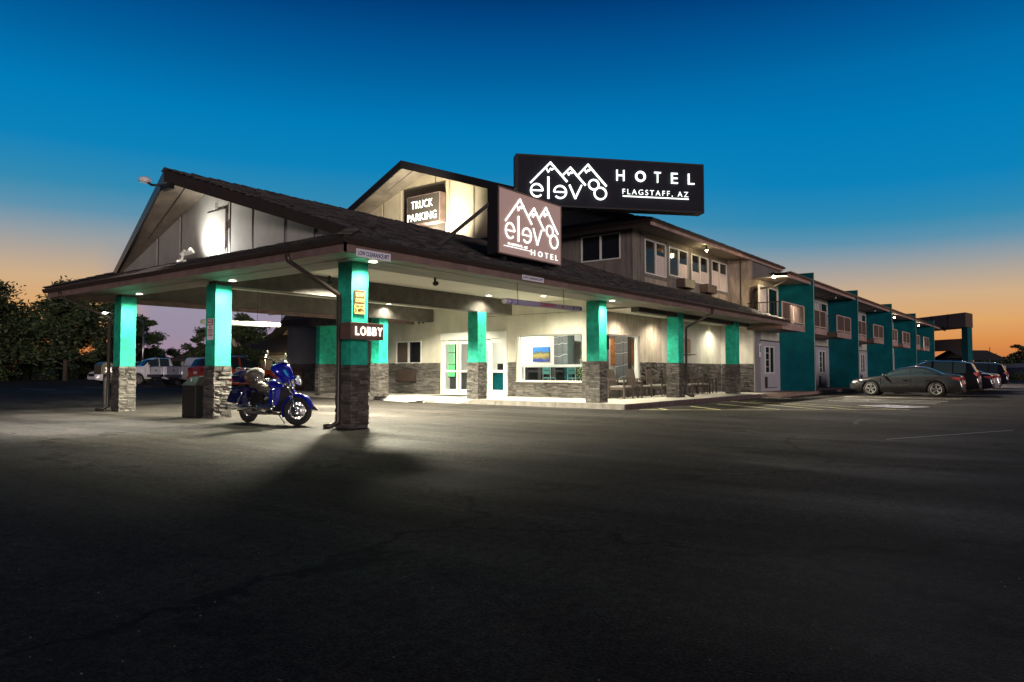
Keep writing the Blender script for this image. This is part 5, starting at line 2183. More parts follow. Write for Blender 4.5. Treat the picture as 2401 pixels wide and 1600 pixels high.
for s in (-1, 1):
    mb = MB().m('chrome')
    mb.tube([(.32, s * .16, .60), (.42, s * .22, .42), (.25, s * .27, .37), (-.25, s * .30, .37), (-.5, s * .31, .36), (-1.22, s * .32, .34)], [.026, .026, .028, .03, .05, .052], 12)
    mb.m('black')
    mb.tube([(-1.22, s * .32, .34), (-1.26, s * .32, .34)], [.054, .048], 12)
    mb.build('exhaust_pipe', bike)
mb = MB().m('steel')
mb.tube([(-.38, -.26, .255), (.20, -.26, .255)], .038, 12)
mb.build('exhaust_pipe', bike)
mb = MB().m('engine')
mb.ball((.05, 0, .40), .20, 14, (1.35, .95, .75))
for (x, t) in ((-.06, -24), (.16, 24)):
    rot = Matrix.Rotation(R(t), 3, 'Y')
    for k in range(8):
        c = rot @ Vector((0, 0, .13 + k * .033)) + Vector((.05, 0, .40))
        mb.tube([c, c + rot @ Vector((0, 0, .018))], .105 - (.02 if k > 6 else 0), 12)
    c = rot @ Vector((0, 0, .40)) + Vector((.05, 0, .40))
    mb.m('chrome')
    mb.ball(c, .10, 10, (1, 1, .6))
    mb.m('engine')
mb.m('chrome')
mb.lathe([(0, -.235), (.10, -.23), (.115, -.19), (.115, -.12)], (.10, 0, .63), 'y', 18)
mb.lathe([(0, -.25), (.11, -.24), (.13, -.20), (.13, -.12)], (.20, 0, .36), 'y', 18)
mb.lathe([(0, -.25), (.09, -.24), (.10, -.20), (.10, -.1)], (-.16, 0, .38), 'y', 16)
for k in range(7):
    mb.box(.0 + k * .05, .02 + k * .05, -.27, -.12, .44, .48)
mb.box(-.02, .34, -.26, -.1, .40, .44)
mb.build('engine', bike)
mb = MB().m('black')
mb.tube([(.55, 0, 1.0), (.42, 0, .62), (.36, 0, .24), (-.35, 0, .24), (-.55, 0, .5), (-.9, 0, .66)], .03, 8)
mb.tube([(.50, 0, .98), (.1, 0, .82), (-.5, 0, .70), (-.84, 0, .40)], .03, 8)
mb.box(-.62, -.18, -.15, .15, .42, .72)
mb.box(.34, .50, -.17, .17, .30, .85)
mb.build('frame', bike)
for s in (-1, 1):
    mb = MB().m('blue_paint')
    sy = s * .30
    mb.hexa([(.33, s * .16, .46), (.47, s * .16, .40), (.46, sy, .42), (.33, sy + s * .04, .47), (.34, s * .16, .84), (.56, s * .16, .84), (.52, sy, .79), (.34, sy + s * .04, .79)])
    mb.build('leg_shield', bike, bevel=.035)
    mb = MB().m('chrome')
    mb.tube([(.40, 0, .30), (.50, s * .28, .32), (.54, s * .36, .45), (.52, s * .36, .66), (.42, s * .28, .80), (.42, 0, .84)], .017, 8)
    mb.build('crash_bar', bike)
    mb = MB().m('black')
    mb.box(.08, .40, s * .28 - .06, s * .28 + .06, .27, .29)
    mb.build('floorboard', bike)
    mb = MB().m('chrome')
    mb.box(-.50, -.34, s * .36 - .05, s * .36 + .05, .44, .58)
    mb.tube([(-.42, s * .2, .40), (-.40, s * .33, .44)], .02, 8)
    mb.build('passenger_floorboard', bike)
mb = MB().m('dark_metal')
mb.tube([(.10, .12, .25), (.14, .30, .02)], .014, 6)
mb.build('kickstand', bike)
mb = MB().m('red_paint')
mb.box(-1.24, -1.2, -.16, .16, .72, .80)
mb.tube([(-1.19, -.30, .99), (-1.22, -.30, .99)], .04, 8)
mb.build('tail_light', bike)
tb = thing('travel_bag', 'grey rolled travel bag strapped on the motorcycle seat', 'bag', (9.66, 15.05, 1.0), R(-87.5))
mb = MB().m('leather_grey')
mb.ball((0, 0, .15), .17, 20, (1.05, 1.25, .92))
mb.m('leather_brown')
mb.ball((-.17, -.02, .13), .085, 12, (.6, 1.6, .9))
mb.build('body', tb)
mb = MB().m('chrome')
for k in range(9):
    mb.ball((.22 + .012 * (k % 3), -.16 + .04 * k, .02 + .012 * (k % 2)), .03, 6)
mb.build('buckle', tb)


# ------------------------------------------------------------------ vehicles
def lerp_tab(tab, x):
    if x >= tab[0][0]: return tab[0][1]
    for (a, va), (b, vb) in zip(tab, tab[1:]):
        if a >= x >= b:
            t = (a - x) / (a - b) if a > b else 0
            t = t * t * (3 - 2 * t) * .5 + t * .5
            return va + (vb - va) * t
    return tab[-1][1]


def car(name, label, cat, loc, rz, spec, group=None):
    t = thing(name, label, cat, loc, rz, group)
    L2 = spec['top'][0][0]
    L1 = spec['top'][-1][0]
    W = spec['w'] / 2
    xw = spec['axles']
    wr = spec['wr']
    ar = wr + .055
    paint = spec['paint']
    bm, gm = MB().m(paint), MB().m('car_glass')
    xs_, x = [], L2
    while x > L1:
        xs_.append(x)
        x -= .06
    xs_.append(L1)
    rows = []
    info = []
    for x in xs_:
        top = lerp_tab(spec['top'], x)
        belt = min(top, lerp_tab(spec['belt'], x))
        w = W * (1 - spec.get('nose', .16) * max(0, (x - (L2 - .7)) / .7) ** 2 - spec.get('tail', .10) * max(0, ((L1 + .6) - x) / .6) ** 2)
        zb = spec['zb'] + .10 * max(0, (abs(x - (L1 + L2) / 2) - (L2 - L1) / 2 + .5) / .5) ** 2
        za = zb
        for a in xw:
            if abs(x - a) < ar: za = max(za, wr + math.sqrt(ar * ar - (x - a) ** 2))
        za = min(za, belt - .08)
        gh_ = max(0, top - belt)
        rw = w * .95 - (w * .95 - W * spec['roofw']) * min(1, gh_ / spec['gh'])
        mid = max(.62 * belt, za + .03)
        ring = [(0, za), (w * .80, za), (w * .985, za + .01), (w, mid), (w * .985, belt - .05 if belt - .05 > mid else mid + .01), (w * .95, belt), (rw, top - min(.05, gh_ * .25)), (rw * .82, top - .008), (0, top + .01)]
        rows.append(ring)
        info.append((x, gh_, za))
    for i in range(len(rows) - 1):
        x, gh_, _ = info[i]
        xm = (info[i][0] + info[i + 1][0]) / 2
        g2 = info[i + 1][1]
        side_glass = min(gh_, g2) > .10 and any(a > xm > b for a, b in spec['side'])
        screen = any(a > xm > b for a, b in spec['screen'])
        for j in range(8):
            is_g = (j == 5 and (side_glass or screen)) or (j in (6, 7) and screen)
            if j == 5 and screen and not side_glass: is_g = False
            for s in (1, -1):
                p = [(info[i][0], s * rows[i][j][0], rows[i][j][1]), (info[i][0], s * rows[i][j + 1][0], rows[i][j + 1][1]),
                     (info[i + 1][0], s * rows[i + 1][j + 1][0], rows[i + 1][j + 1][1]), (info[i + 1][0], s * rows[i + 1][j][0], rows[i + 1][j][1])]
                (gm if is_g else bm).face(p if s > 0 else p[::-1], True)
    for k in (0, -1):
        r = rows[k]
        x = info[k][0]
        bm.face([(x, p[0], p[1]) for p in r] + [(x, -p[0], p[1]) for p in r[::-1][1:-1]])
    bmesh.ops.remove_doubles(bm.bm, verts=bm.bm.verts, dist=.001)
    bmesh.ops.remove_doubles(gm.bm, verts=gm.bm.verts, dist=.001)
    body = bm.build('body', t)
    gm.build('window', t)
    mb = MB().m('black')
    mb.box(L1 + .3, L2 - .3, -W * .74, W * .74, spec['zb'] - .02, spec['zb'] + .25)
    for a in xw:
        mb.tube([(a, -W + .16, wr), (a, W - .16, wr)], wr * .9, 16)
    mb.build('underbody', t)
    for a in xw:
        for s in (-1, 1):
            mb = MB().m('rubber')
            mb.lathe([(wr * .66, s * (W - .02)), (wr * .93, s * (W - .015)), (wr, s * (W - .05)), (wr, s * (W - .20)), (wr * .7, s * (W - .22))], (a, 0, wr), 'y', 32)
            w_ = mb.build('wheel', t)
            mb = MB().m('dark_metal')
            mb.lathe([(0, s * (W - .09)), (wr * .67, s * (W - .07)), (wr * .67, s * (W - .02))], (a, 0, wr), 'y', 32)
            mb.m('alloy')
            n = spec.get('spokes', 5)
            for k in range(n):
                an = 2 * PI * k / n + .3
                for d in (-.17, .17):
                    e, f_ = Vector((math.cos(an), 0, math.sin(an))), Vector((math.cos(an + d), 0, math.sin(an + d)))
                    mb.bar(Vector((a, s * (W - .045), wr)) + e * .03, Vector((a, s * (W - .03), wr)) + f_ * wr * .64, wr * .11, .015)
            mb.torus((a, s * (W - .03), wr), wr * .66, .012, 'y', 32, 6)
            mb.build('rim', w_)
    for s in (-1, 1):
        mb = MB().m('sign_white')
        x = L2 - .10
        z = spec['hz']
        mb.hexa([(x - .28, s * W * .93, z - .05), (x - .02, s * W * .66, z - .06), (x + .03, s * W * .60, z - .05), (x - .05, s * W * .85, z - .06), (x - .30, s * W * .94, z + .05), (x - .06, s * W * .66, z + .04), (x - .01, s * W * .60, z + .04), (x - .08, s * W * .85, z + .05)])
        mb.build('headlight', t)
        mb = MB().m('red_paint')
        x = L1
        z = spec['tz']
        th = spec.get('th', .07)
        tl = spec.get('tl', .35)
        mb.hexa([(x - .012, s * W * .55, z - th), (x + tl * .3, s * W * .93, z - th), (x + tl, s * W * .985, z + th * .2), (x + .1, s * W * .60, z - th),
                 (x - .012, s * W * .55, z + th), (x + .05, s * W * .90, z + th), (x + tl, s * W * .985, z + th * .8), (x + .1, s * W * .60, z + th)])
        mb.build('tail_light', t)
        mb = MB().m(paint)
        mx = spec['mirror']
        mb.ball((mx, s * (W + .09), spec['belt_z'] + .10), .10, 10, (.6, 1.1, .75))
        mb.bar((mx, s * (W * .9), spec['belt_z'] + .04), (mx, s * (W + .05), spec['belt_z'] + .06), .04)
        mb.build('mirror', t)
        for hx in spec['handles']:
            mb = MB().m('chrome')
            mb.bar((hx - .1, s * (W + .006), spec['belt_z'] - .13), (hx + .1, s * (W + .006), spec['belt_z'] - .13), .03, .025)
            mb.build('door_handle', t)
        mb = MB().m('black')
        for dx in spec['seams']:
            mb.box(dx - .006, dx + .006, s * (W * .99 - .01), s * (W + .003), spec['zb'] + .1, spec['belt_z'] - .06)
        mb.m('chrome')
        if spec.get('trim'):
            for (xa, za), (xb, zb_) in zip(spec['trim'], spec['trim'][1:]):
                mb.bar((xa, s * W * .965, za), (xb, s * W * .965, zb_), .02, .03)
        mb.build('trim', t)
    mb = MB().m('black')
    mb.box(L2 - .06, L2 + .004, -W * .55, W * .55, spec['hz'] - .25, spec['hz'] - .04)
    mb.box(L1 - .004, L1 + .05, -W * .7, W * .7, spec['zb'] + .02, spec['zb'] + .16)
    mb.m('sign_white')
    mb.box(L1 - .012, L1 + .004, -.16, .16, spec.get('pz', spec['tz'] - .22), spec.get('pz', spec['tz'] - .22) + .14)
    mb.build('bumper', t)
    for a in spec.get('extra', ()):
        a(t, W, L1, L2)
    return t


for n, c, me, r in (('paint_grey', (.06, .062, .068), .55, .2), ('paint_black', (.012, .012, .016), .4, .16), ('paint_dark', (.02, .02, .032), .5, .2), ('paint_silver', (.55, .55, .60), .4, .25),
                    ('paint_white', (.82, .82, .86), .0, .28), ('paint_red', (.62, .07, .02), .1, .2), ('paint_maroon', (.16, .015, .035), .3, .2)):
    M[n] = mat(n.replace('_', ' '), c, r, metal=me, coat=.8)


def sedan(paint, H=1.45):
    k = H / 1.45
    return dict(w=1.85, wr=.35, axles=(1.42, -1.40), zb=.20, roofw=.60, gh=.42, nose=.22, tail=.12, paint=paint, hz=.68, tz=.86, th=.075, tl=.42, mirror=.82, belt_z=.93, spokes=5,
                top=[(2.42, .58), (2.37, .74), (2.2, .82), (1.6, .92), (1.02, .99), (.25, 1.34 * k), (-.35, H), (-.9, 1.41 * k), (-1.75, 1.10), (-2.25, 1.06), (-2.42, .98), (-2.46, .55)],
                belt=[(2.42, .5), (1.9, .80), (1.02, .93), (-1.4, .98), (-2.2, .99), (-2.46, .95)],
                side=((.66, -.30), (-.36, -1.16), (-1.20, -1.50)), screen=((.98, .18), (-.98, -1.72)), handles=(-.10, -1.05), seams=(.98, -.33, -1.32),
                trim=[(.95, .955), (.2, 1.30), (-.35, 1.39), (-.95, 1.35), (-1.6, 1.06)])


def suv(paint, H=1.75):
    def rack(t, W, L1, L2):
        for s in (-1, 1):
            mb = MB().m('chrome')
            mb.tube([(.3, s * W * .62, H - .02), (.1, s * W * .62, H + .04), (-1.5, s * W * .62, H + .02), (-1.7, s * W * .62, H - .05)], .015, 6)
            mb.build('roof_rack', t)
    return dict(w=1.9, wr=.37, axles=(1.40, -1.38), zb=.26, roofw=.74, gh=.6, nose=.2, tail=.08, paint=paint, hz=.82, tz=1.05, th=.12, tl=.22, mirror=.9, belt_z=1.06, spokes=6,
                top=[(2.35, .6), (2.32, .8), (2.2, .94), (1.6, 1.04), (1.12, 1.10), (.45, 1.60), (-.1, H), (-1.5, H - .04), (-2.0, H - .14), (-2.25, 1.20), (-2.33, 1.0), (-2.36, .6)],
                belt=[(2.35, .6), (2.0, .92), (1.12, 1.06), (-2.1, 1.12), (-2.36, 1.05)],
                side=((.78, -.25), (-.33, -1.2), (-1.28, -1.82)), screen=((1.08, .38), (-2.03, -2.24)), handles=(0, -1.0), seams=(1.05, -.29, -1.25), extra=(rack,))


def pickup(paint, cap=False):
    def bed(t, W, L1, L2):
        mb = MB().m('black')
        mb.box(L1 + .12, -.62, -W * .86, W * .86, 1.285, 1.30)
        mb.build('bed_cover', t)
        mb = MB().m('chrome')
        mb.box(L1 - .16, L1 + .02, -W * .97, W * .97, .58, .76)
        mb.build('rear_bumper', t)
        mb = MB().m(paint)
        mb.box(L1 - .02, L1 + .01, -W * .70, W * .70, .80, 1.24)
        mb.m('black')
        mb.box(L1 - .03, L1 - .021, -.09, .09, .97, 1.07)
        mb.build('tailgate', t)
    return dict(w=2.0, wr=.40, axles=(1.75, -1.75), zb=.42, roofw=.74, gh=.6, nose=.1, tail=.03, paint=paint, hz=1.0, tz=1.08, th=.17, tl=.16, mirror=1.1, belt_z=1.24, spokes=6, pz=.62,
                top=[(2.85, .7), (2.82, 1.08), (2.7, 1.20), (1.9, 1.28), (1.45, 1.33), (.85, 1.80), (.3, 1.93), (-.45, 1.90), (-.56, 1.86), (-.60, 1.27), (-2.85, 1.27), (-2.87, .7)],
                belt=[(2.85, .7), (2.6, 1.1), (1.45, 1.25), (-.6, 1.26), (-2.85, 1.26), (-2.87, 1.2)],
                side=((1.05, .35), (.27, -.38)), screen=((1.42, .8), (-.57, -.595)), handles=(.45, -.2), seams=(1.3, .31, -.48, -.6), extra=(bed,))


# right hand lot
GR = 'cars parked nose in along the room wing'
car('parked_car', 'grey four door saloon parked nearest, side on with bright spoked wheels', 'car', (40.0, 6.10, 0), R(90), sedan('paint_grey', 1.46), GR)
car('parked_car', 'dark sport utility vehicle with roof rails right behind the grey saloon', 'car', (44.6, 5.7, 0), R(90), suv('paint_black', 1.78), GR)
car('parked_car', 'dark saloon with sloping tail third in the row of parked cars', 'car', (50.6, 5.6, 0), R(90), sedan('paint_dark', 1.47), GR)
car('parked_car', 'silver saloon tail just showing behind the dark saloon', 'car', (54.6, 5.5, 0), R(90), sedan('paint_silver', 1.47), GR)
car('parked_car', 'dark sport utility vehicle parked farthest in the row by the wing', 'car', (62.5, 5.35, 0), R(90), suv('paint_dark', 1.85), GR)
# left hand lot
GZ = .25
GP = 'trucks parked beyond the canopy drive'
car('pickup_truck', 'white pickup truck facing left with dark windows, farthest of the three trucks', 'truck', (25.2, 51.5, GZ), R(176), pickup('paint_white'), GP)
car('pickup_truck', 'white pickup truck seen tail first between the other two trucks', 'truck', (25.9, 47.3, GZ), R(-1), pickup('paint_white'), GP)
car('pickup_truck', 'silver white pickup truck tail first with large red tail light, nearest the litter bin', 'truck', (25.4, 44.0, GZ), R(-1), pickup('paint_silver'), GP)
car('parked_car', 'white car partly hidden left of the trucks behind the leftmost teal post', 'car', (25.5, 57.5, GZ), R(178), suv('paint_white', 1.7), GP)
car('parked_car', 'red and maroon crossover parked behind the motorcycle', 'car', (21.9, 36.0, .24), R(0), suv('paint_red', 1.80), 'cars beyond the canopy drive')

# ------------------------------------------------------------------ trees
def tree(name, label, loc, h, r, seed, n=5000, leaf='leaf', ls=.17, trunk=.2, low=.22, group=None, flat=1.0, clumps=None, bare=1, cat='tree'):
    q = random.Random(seed)
    t = thing(name, label, cat, loc, q.uniform(0, 6), group)
    mb = MB().m('bark')
    mb.tube([(0, 0, -.1), (q.uniform(-.1, .1), q.uniform(-.1, .1), h * .2), (q.uniform(-.2, .2), q.uniform(-.2, .2), h * .45)], [trunk, trunk * .8, trunk * .6], 8)
    tips = []
    nc = clumps or 26
    for k in range(nc):
        a = q.uniform(0, 2 * PI)
        z = h * (low + (1 - low) * q.random() ** .85)
        u = (z / h - low) / (1 - low)
        rad = r * math.sin(PI * min(1, .16 + .84 * u) ** .9) ** .6 * q.uniform(.25, 1.0)
        p = Vector((rad * math.cos(a), rad * math.sin(a), z * q.uniform(.92, 1.0)))
        tips.append((p, r * q.uniform(.16, .34)))
        b = Vector((0, 0, h * (.15 + .35 * q.random())))
        m_ = b.lerp(p, .5) + Vector((q.uniform(-.2, .2), q.uniform(-.2, .2), q.uniform(0, .3)))
        mb.tube([b, m_, p], [trunk * .42, trunk * .22, trunk * .06], 5, caps=False)
    mb.build('trunk', t)
    mb = MB().m(leaf)
    for k in range(n):
        c, cr = tips[k % nc]
        while True:
            d = Vector((q.uniform(-1, 1), q.uniform(-1, 1), q.uniform(-1, 1)))
            if d.length < 1: break
        d = d * (cr * q.uniform(.6, 1.25))
        d.z *= .6 * flat
        p = c + d
        u = Vector((q.uniform(-1, 1), q.uniform(-1, 1), q.uniform(-.6, .6))).normalized() * ls * q.uniform(.5, 1.3)
        v = Vector((q.uniform(-1, 1), q.uniform(-1, 1), q.uniform(-.6, .6))).normalized() * ls * q.uniform(.3, .7)
        mb.face([p - u, p + v, p + u, p - v])
    mb.build('crown', t, normals=False)
    return t


def at(px, d):
    a = YAW - math.atan((px - 1200.5) / 1671)
    r_ = d / math.cos(a - YAW)
    return (r_ * math.cos(a), r_ * math.sin(a))


TG = 'trees along the left edge of the lot'
tree('broadleaf_tree', 'large dark broadleaf tree at the far left edge of the lot', (22.6, 80.5, .2), 9.0, 6.4, 3, 23000, 'leaf_dark', .24, .26, .25, TG, clumps=95)
tree('broadleaf_tree', 'dark tree with the highest crown, second from the left', (28.4, 76.5, .2), 9.6, 4.6, 5, 16000, 'leaf_dark', .24, .24, .25, TG, clumps=75)
tree('broadleaf_tree', 'loose dark tree just left of the leftmost teal post', (36.4, 86.0, .2), 8.6, 4.4, 8, 13000, 'leaf', .22, .2, .3, TG, clumps=26)
tree('broadleaf_tree', 'thin tree behind the leftmost teal post and its downspout', (43.0, 93.0, .2), 7.8, 3.4, 18, 6500, 'leaf', .22, .2, .3, TG, clumps=20)
tree('broadleaf_tree', 'bushy tree behind the white clearance bar', (29.3, 47.6, .2), 5.1, 2.5, 11, 9000, 'leaf', .14, .13, .24, 'trees before the low neighbouring houses', clumps=30)
tree('broadleaf_tree', 'small tree between the trucks and the teal post behind the motorcycle', (27.6, 50.5, .2), 4.2, 1.6, 13, 2600, 'leaf', .13, .1, .3, 'trees before the low neighbouring houses', clumps=16)
q = random.Random(77)
for k in range(9):
    x, y = 19 + k * 4.2, 82.5 + k * 2.6
    lab = ('low bush at the extreme left edge of the lot', 'low bush under the big left tree', 'low bush under the highest crown', 'scrubby bush left of the mailbox', 'scrubby bush behind the mailbox',
           'bush just left of the leftmost post', 'bush right of the leftmost post', 'bush behind the white trucks', 'last bush of the lot edge towards the houses')[k]
    tree('bush', lab, (x, y, .2), q.uniform(3.0, 4.8), q.uniform(2.8, 3.8), 100 + k, 4500, 'leaf_dark', .2, .06, .05, 'bushes along the lot edge', clumps=14, cat='bush')
mb = MB().m('dry_grass')
for k in range(7000):
    s = q.uniform(0, 60)
    x, y = 14 + s * .78 + q.uniform(-2, 2), 75.5 + s * .74 + q.uniform(-.5, 3.5)
    h = q.uniform(.15, .75)
    a = q.uniform(0, PI)
    d = Vector((math.cos(a), math.sin(a), 0)) * .06
    p = Vector((x, y, .2))
    mb.face([p - d, p + d, p + Vector((q.uniform(-.15, .15), q.uniform(-.15, .15), h))])
tag(mb.build('dry_grass', normals=False), 'dry grass fringe along the far left edge of the lot', 'grass', kind='stuff')
mb = MB().m('dry_grass')
mb.face([(0, 64, .26), (14, 75, .26), (60, 118, .26), (90, 200, .26), (-60, 200, .26)])
tag(mb.build('verge'), kind='structure')
t = thing('wire_fence', 'thin wire fence in front of the left trees', 'fence', (26, 84, .2))
for k in range(9):
    mb = MB().m('steel')
    mb.tube([(16 + k * 3.4, 77.5 + k * 2.9, .2), (16 + k * 3.4, 77.5 + k * 2.9, 1.9)], .03, 6)
    mb.build('post', t, world=True)
mb = MB().m('steel')
for z in (.6, 1.2, 1.85):
    mb.tube([(16, 77.5, z), (43.2, 100.7, z)], .012, 5)
mb.build('wire', t, world=True)

# far treeline
for (nm, a0, a1, d, hh, seed, lab, cnt) in (('tree_line', 320, 560, 170, 5.5, 1, 'far dark wood on the horizon behind the trucks', 4200), ('tree_line', -80, 330, 190, 6.5, 2, 'far dark wood behind the left trees', 3600),
                                           ('tree_line', 2150, 2460, 230, 5.5, 3, 'far dark wood on the horizon at the right', 6000)):
    q = random.Random(seed)
    mb = MB().m('leaf_dark')
    bumps = [(q.uniform(a0, a1), q.uniform(.5, 1.25) * hh, q.uniform(6, 16)) for _ in range(int((a1 - a0) / 9))]
    for k in range(cnt):
        c, h, w = bumps[k % len(bumps)]
        px = c + q.gauss(0, w * .5)
        if k % 4 == 0:
            px, h = q.uniform(a0, a1), hh * .5
        z = h * math.sqrt(max(0, 1 - min(1, abs(px - c) / (w * 1.5)) ** 2)) * q.uniform(.1, 1) if k % 4 else h * q.random()
        x, y = at(px, d + q.uniform(-6, 6))
        u = Vector((q.uniform(-1, 1), q.uniform(-1, 1), q.uniform(-.6, .6))).normalized() * .8
        v = Vector((q.uniform(-1, 1), q.uniform(-1, 1), q.uniform(-.6, .6))).normalized() * .5
        p = Vector((x, y, z + .2))
        mb.face([p - u, p + v, p + u, p - v])
    tag(mb.build(nm, normals=False), lab, 'woodland', kind='stuff')
RT = 'trees beyond the right hand lot'
for i, (px, d, h, r, lab, fl) in enumerate(((2388, 170, 7.6, 3.6, 'flat topped pine at the right edge of the view', .5), (2400, 160, 5.6, 4.4, 'rounded dark tree at the right edge below the pine', 1),
                                       (2285, 165, 5.6, 2.2, 'wispy tree just right of the pylon sign', .6), (2325, 140, 3.1, 3.0, 'round bushy tree before the long white shed', 1),
                                       (2350, 150, 3.8, 2.6, 'bushy tree left of the right edge pine', 1), (2245, 160, 6.2, 2.6, 'spindly pine seen left of the pylon column', .5),
                                       (2301, 175, 5.0, 1.5, 'narrow pine between the wispy tree and the radio mast', .6), (2340, 180, 4.9, 1.6, 'narrow pine just right of the radio mast', .6), (2362, 185, 5.4, 2.0, 'ragged pine left of the flat topped pine', .6))):
    x, y = at(px, d)
    tree('pine_tree' if fl < 1 else 'broadleaf_tree', lab, (x, y, 0), h, r, 40 + i, 1500, 'leaf_dark', .3, .15, .35 if fl < 1 else .15, RT, fl, clumps=12)
for i, (px, d) in enumerate(((2352, 96), (2385, 92), (2330, 104))):
    x, y = at(px, d)
    tree('bush', ('low hedge bush behind the farthest parked car', 'low hedge bush at the right edge of the lot', 'low hedge bush beside the pylon column')[i], (x, y, 0), .9, 1.8, 60 + i, 900, 'leaf_dark', .14, .05, .05, 'bushes by the right hand lot', clumps=10, cat='bush')

# ------------------------------------------------------------------ background buildings
M['shed_violet'] = mat('grey violet cladding', (.12, .11, .17), .7)
M['shed_white'] = mat('pale cladding', (.55, .50, .52), .6)
sx, sy = at(2400, 125)
t = thing('long_shed', 'long low shed with pale roof band beyond the right hand lot', 'building', (sx, sy, 0))
a, b = Vector((*at(2292, 150), 0)), Vector((*at(2470, 120), 0))
F8 = frame(a, b - a)
Wb = (b - a).length
mb = MB(F8).m('shed_violet')
mb.box(0, Wb, 0, 1.9, -8, 0)
mb.build('wall', t, world=True)
mb = MB(F8).m('shed_white')
mb.box(-.2, Wb, 1.9, 2.65, -8.2, .2)
mb.build('roof', t, world=True)


def house(name, lab, a, b, depth, hw, hr, wall, lit=None):
    t = thing(name, lab, 'building', (a[0], a[1], 0))
    a, b = Vector((*a, .2)), Vector((*b, .2))
    Fh = frame(a, b - a)
    W_ = (b - a).length
    mb = MB(Fh).m(wall)
    mb.box(0, W_, 0, hw, -depth, 0)
    mb.build('wall', t, world=True)
    mb = MB(Fh).m('shingle_base')
    e = .8
    mb.prism([(-e, hw - .1, e), (W_ + e, hw - .1, e), (W_ + e, hw + .12, e), (-e, hw + .12, e)], (0, 0, -depth - 2 * e))
    mb.prism([(-e, hw + .12, e), (W_ + e, hw + .12, e), (W_ + e - 1.5, hw + hr * .55, -depth * .3), (-e + 1.5, hw + hr * .55, -depth * .3)], (0, 0, -.01))
    mb.face([(-e, hw + .12, e), (W_ + e, hw + .12, e), (W_ + e - 1.5, hw + hr * .55, -depth * .4), (-e + 1.5, hw + hr * .55, -depth * .4)])
    # gable on top
    g0, g1 = W_ * .25, W_ * 1.0
    gm_ = (g0 + g1) / 2
    zg = -depth * .22
    mb.face([(g0 - .6, hw + hr * .3, zg + 1), (gm_, hw + hr, zg + 1), (gm_, hw + hr, -depth), (g0 - .6, hw + hr * .3, -depth)])
    mb.face([(g1 + .6, hw + hr * .3, zg + 1), (gm_, hw + hr, zg + 1), (gm_, hw + hr, -depth), (g1 + .6, hw + hr * .3, -depth)])
    mb.build('roof', t, world=True)
    mb = MB(Fh).m('gable_cream')
    mb.prism([(g0, hw + hr * .3, zg), (g1, hw + hr * .3, zg), (gm_, hw + hr - .15, zg)], (0, 0, -.1))
    mb.build('gable', t, world=True)
    for k in range(3):
        mb = MB(Fh).m('glass_dark')
        x = W_ * (.2 + .28 * k)
        mb.box(x, x + .45, .6, 2.0, .002, .03)
        mb.build('window', t, world=True)
    if lit:
        lamp('SPOT', 'gable_spot', Fh @ Vector((gm_, hw + .6, zg + 1.2)), lit, (1, .75, .35), parent=t, size=.1, spot=160, aim=Fh @ Vector((gm_, hw + hr * .7, zg)))
    return t


house('low_house', 'low house with lit cream gable behind the bushy tree', at(572, 66), at(720, 60), 9, 2.5, 4.2, 'siding', 120)
house('low_house', 'low house with lit cream gable behind the white trucks', at(425, 84), at(560, 82), 9, 2.3, 3.6, 'siding', 120)
t = thing('wall_lamp', 'warm glowing lamp at the neighbouring house above the motorcycle', 'lamp', (*at(622, 57.5), 2.45))
mb = MB().m('lamp_warm')
mb.ball((0, 0, 0), .10, 12)
mb.build('bulb', t)
mb = MB().m('dark_metal')
mb.tube([(0, 0, -2.3), (0, 0, -.08)], .05, 6)
mb.build('post', t)
lp = t.location
lamp('POINT', 'lamp', (lp.x, lp.y, lp.z - .2), 1100, (1, .72, .36), parent=t, size=.1)
x, y = at(2185, 108)
house('low_house', 'low hip roofed house beyond the far end of the room wing', at(2150, 112), at(2255, 104), 8, 2.0, 2.2, 'siding')
t = thing('street_lamp', 'tall street lamp with a long arm behind the leftmost teal post', 'street lamp', (*at(335, 70), .2))
l = at(335, 70)
l2 = at(243, 68)
mb = MB().m('steel')
mb.tube([(*l, .2), (*l, 6.1)], [.11, .07], 8)
m_ = at(300, 69)
mb.tube([(*l, 6.05), (*m_, 6.75), (*l2, 6.85)], [.06, .05, .04], 6)
mb.build('pole', t, world=True)
mb = MB().m('lamp')
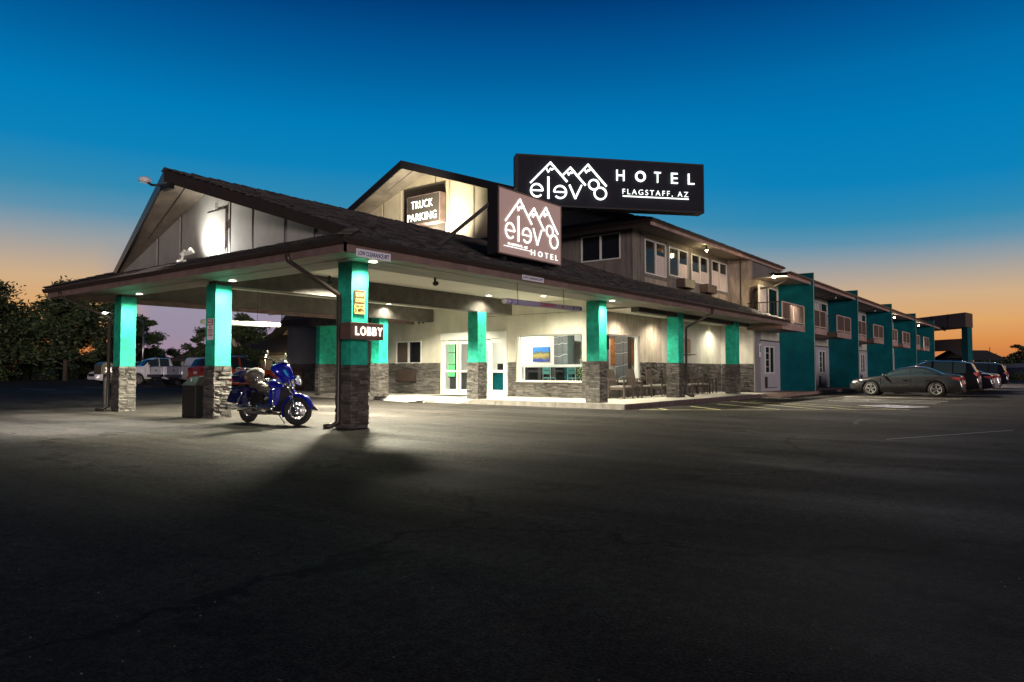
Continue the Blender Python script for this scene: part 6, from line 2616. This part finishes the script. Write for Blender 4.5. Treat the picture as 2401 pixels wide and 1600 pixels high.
mb.ball((l2[0], l2[1], 6.78), .22, 10, (1, 1, .4))
mb.build('lamp_head', t, world=True)

# pylon sign at the far right
p0, p1, p2 = at(2256, 78), at(2270, 76.5), at(2281, 78.5)
t = thing('pylon_sign', 'tall unlit pylon sign with teal column and two brown cabinets beyond the wing', 'sign', (*p1, 0))
mb = MB().m('teal_wall')
back = Vector((*p1, 0)) + (Vector((*p0, 0)) - Vector((*p1, 0))) + (Vector((*p2, 0)) - Vector((*p1, 0)))
mb.prism([(*p1, 0), (*p0, 0), (back.x, back.y, 0), (*p2, 0)], (0, 0, 5.95))
mb.build('column', t, world=True)
M['pylon_brown'] = mat('unlit brown sign face', (.10, .062, .052), .6, var=.15)
a, b, c = Vector((*at(2150, 85), 0)), Vector((*at(2266, 76.5), 0)), Vector((*at(2283, 78.5), 0))
d = a + (c - b)
mb = MB().m('pylon_brown')
mb.prism([a + Vector((0, 0, 6.0)), b + Vector((0, 0, 6.0)), c + Vector((0, 0, 6.0)), d + Vector((0, 0, 6.0))], (0, 0, 1.55))
mb.m('dark_metal')
for k in (.33, .66):
    p = a.lerp(b, k)
    mb.box(p.x - .03, p.x + .03, p.y - .03, p.y + .03, 5.98, 7.57)
mb.build('cabinet', t, world=True)
a, b = Vector((*at(2180, 83), 0)), Vector((*at(2256, 78.4), 0))
n = (b - a).cross(Vector((0, 0, 1))).normalized() * -.5
mb = MB().m('pylon_brown')
mb.prism([a + Vector((0, 0, 3.5)), b + Vector((0, 0, 3.5)), b + n + Vector((0, 0, 3.5)), a + n + Vector((0, 0, 3.5))], (0, 0, 1.3))
mb.build('cabinet', t, world=True)
lamp('SPOT', 'lamp', (p1[0] - 1.0, p1[1] - .3, .3), 120, (1, .95, .8), parent=t, size=.1, spot=90, aim=(p1[0] + .1, p1[1] + .3, 2.5))
t = thing('radio_mast', 'thin mast on the horizon between the pylon sign and the right pine', 'mast', (*at(2321, 200), 0))
mb = MB().m('dark_metal')
mb.tube([(0, 0, 0), (0, 0, 8.0)], [.22, .08], 5)
mb.build('mast', t)
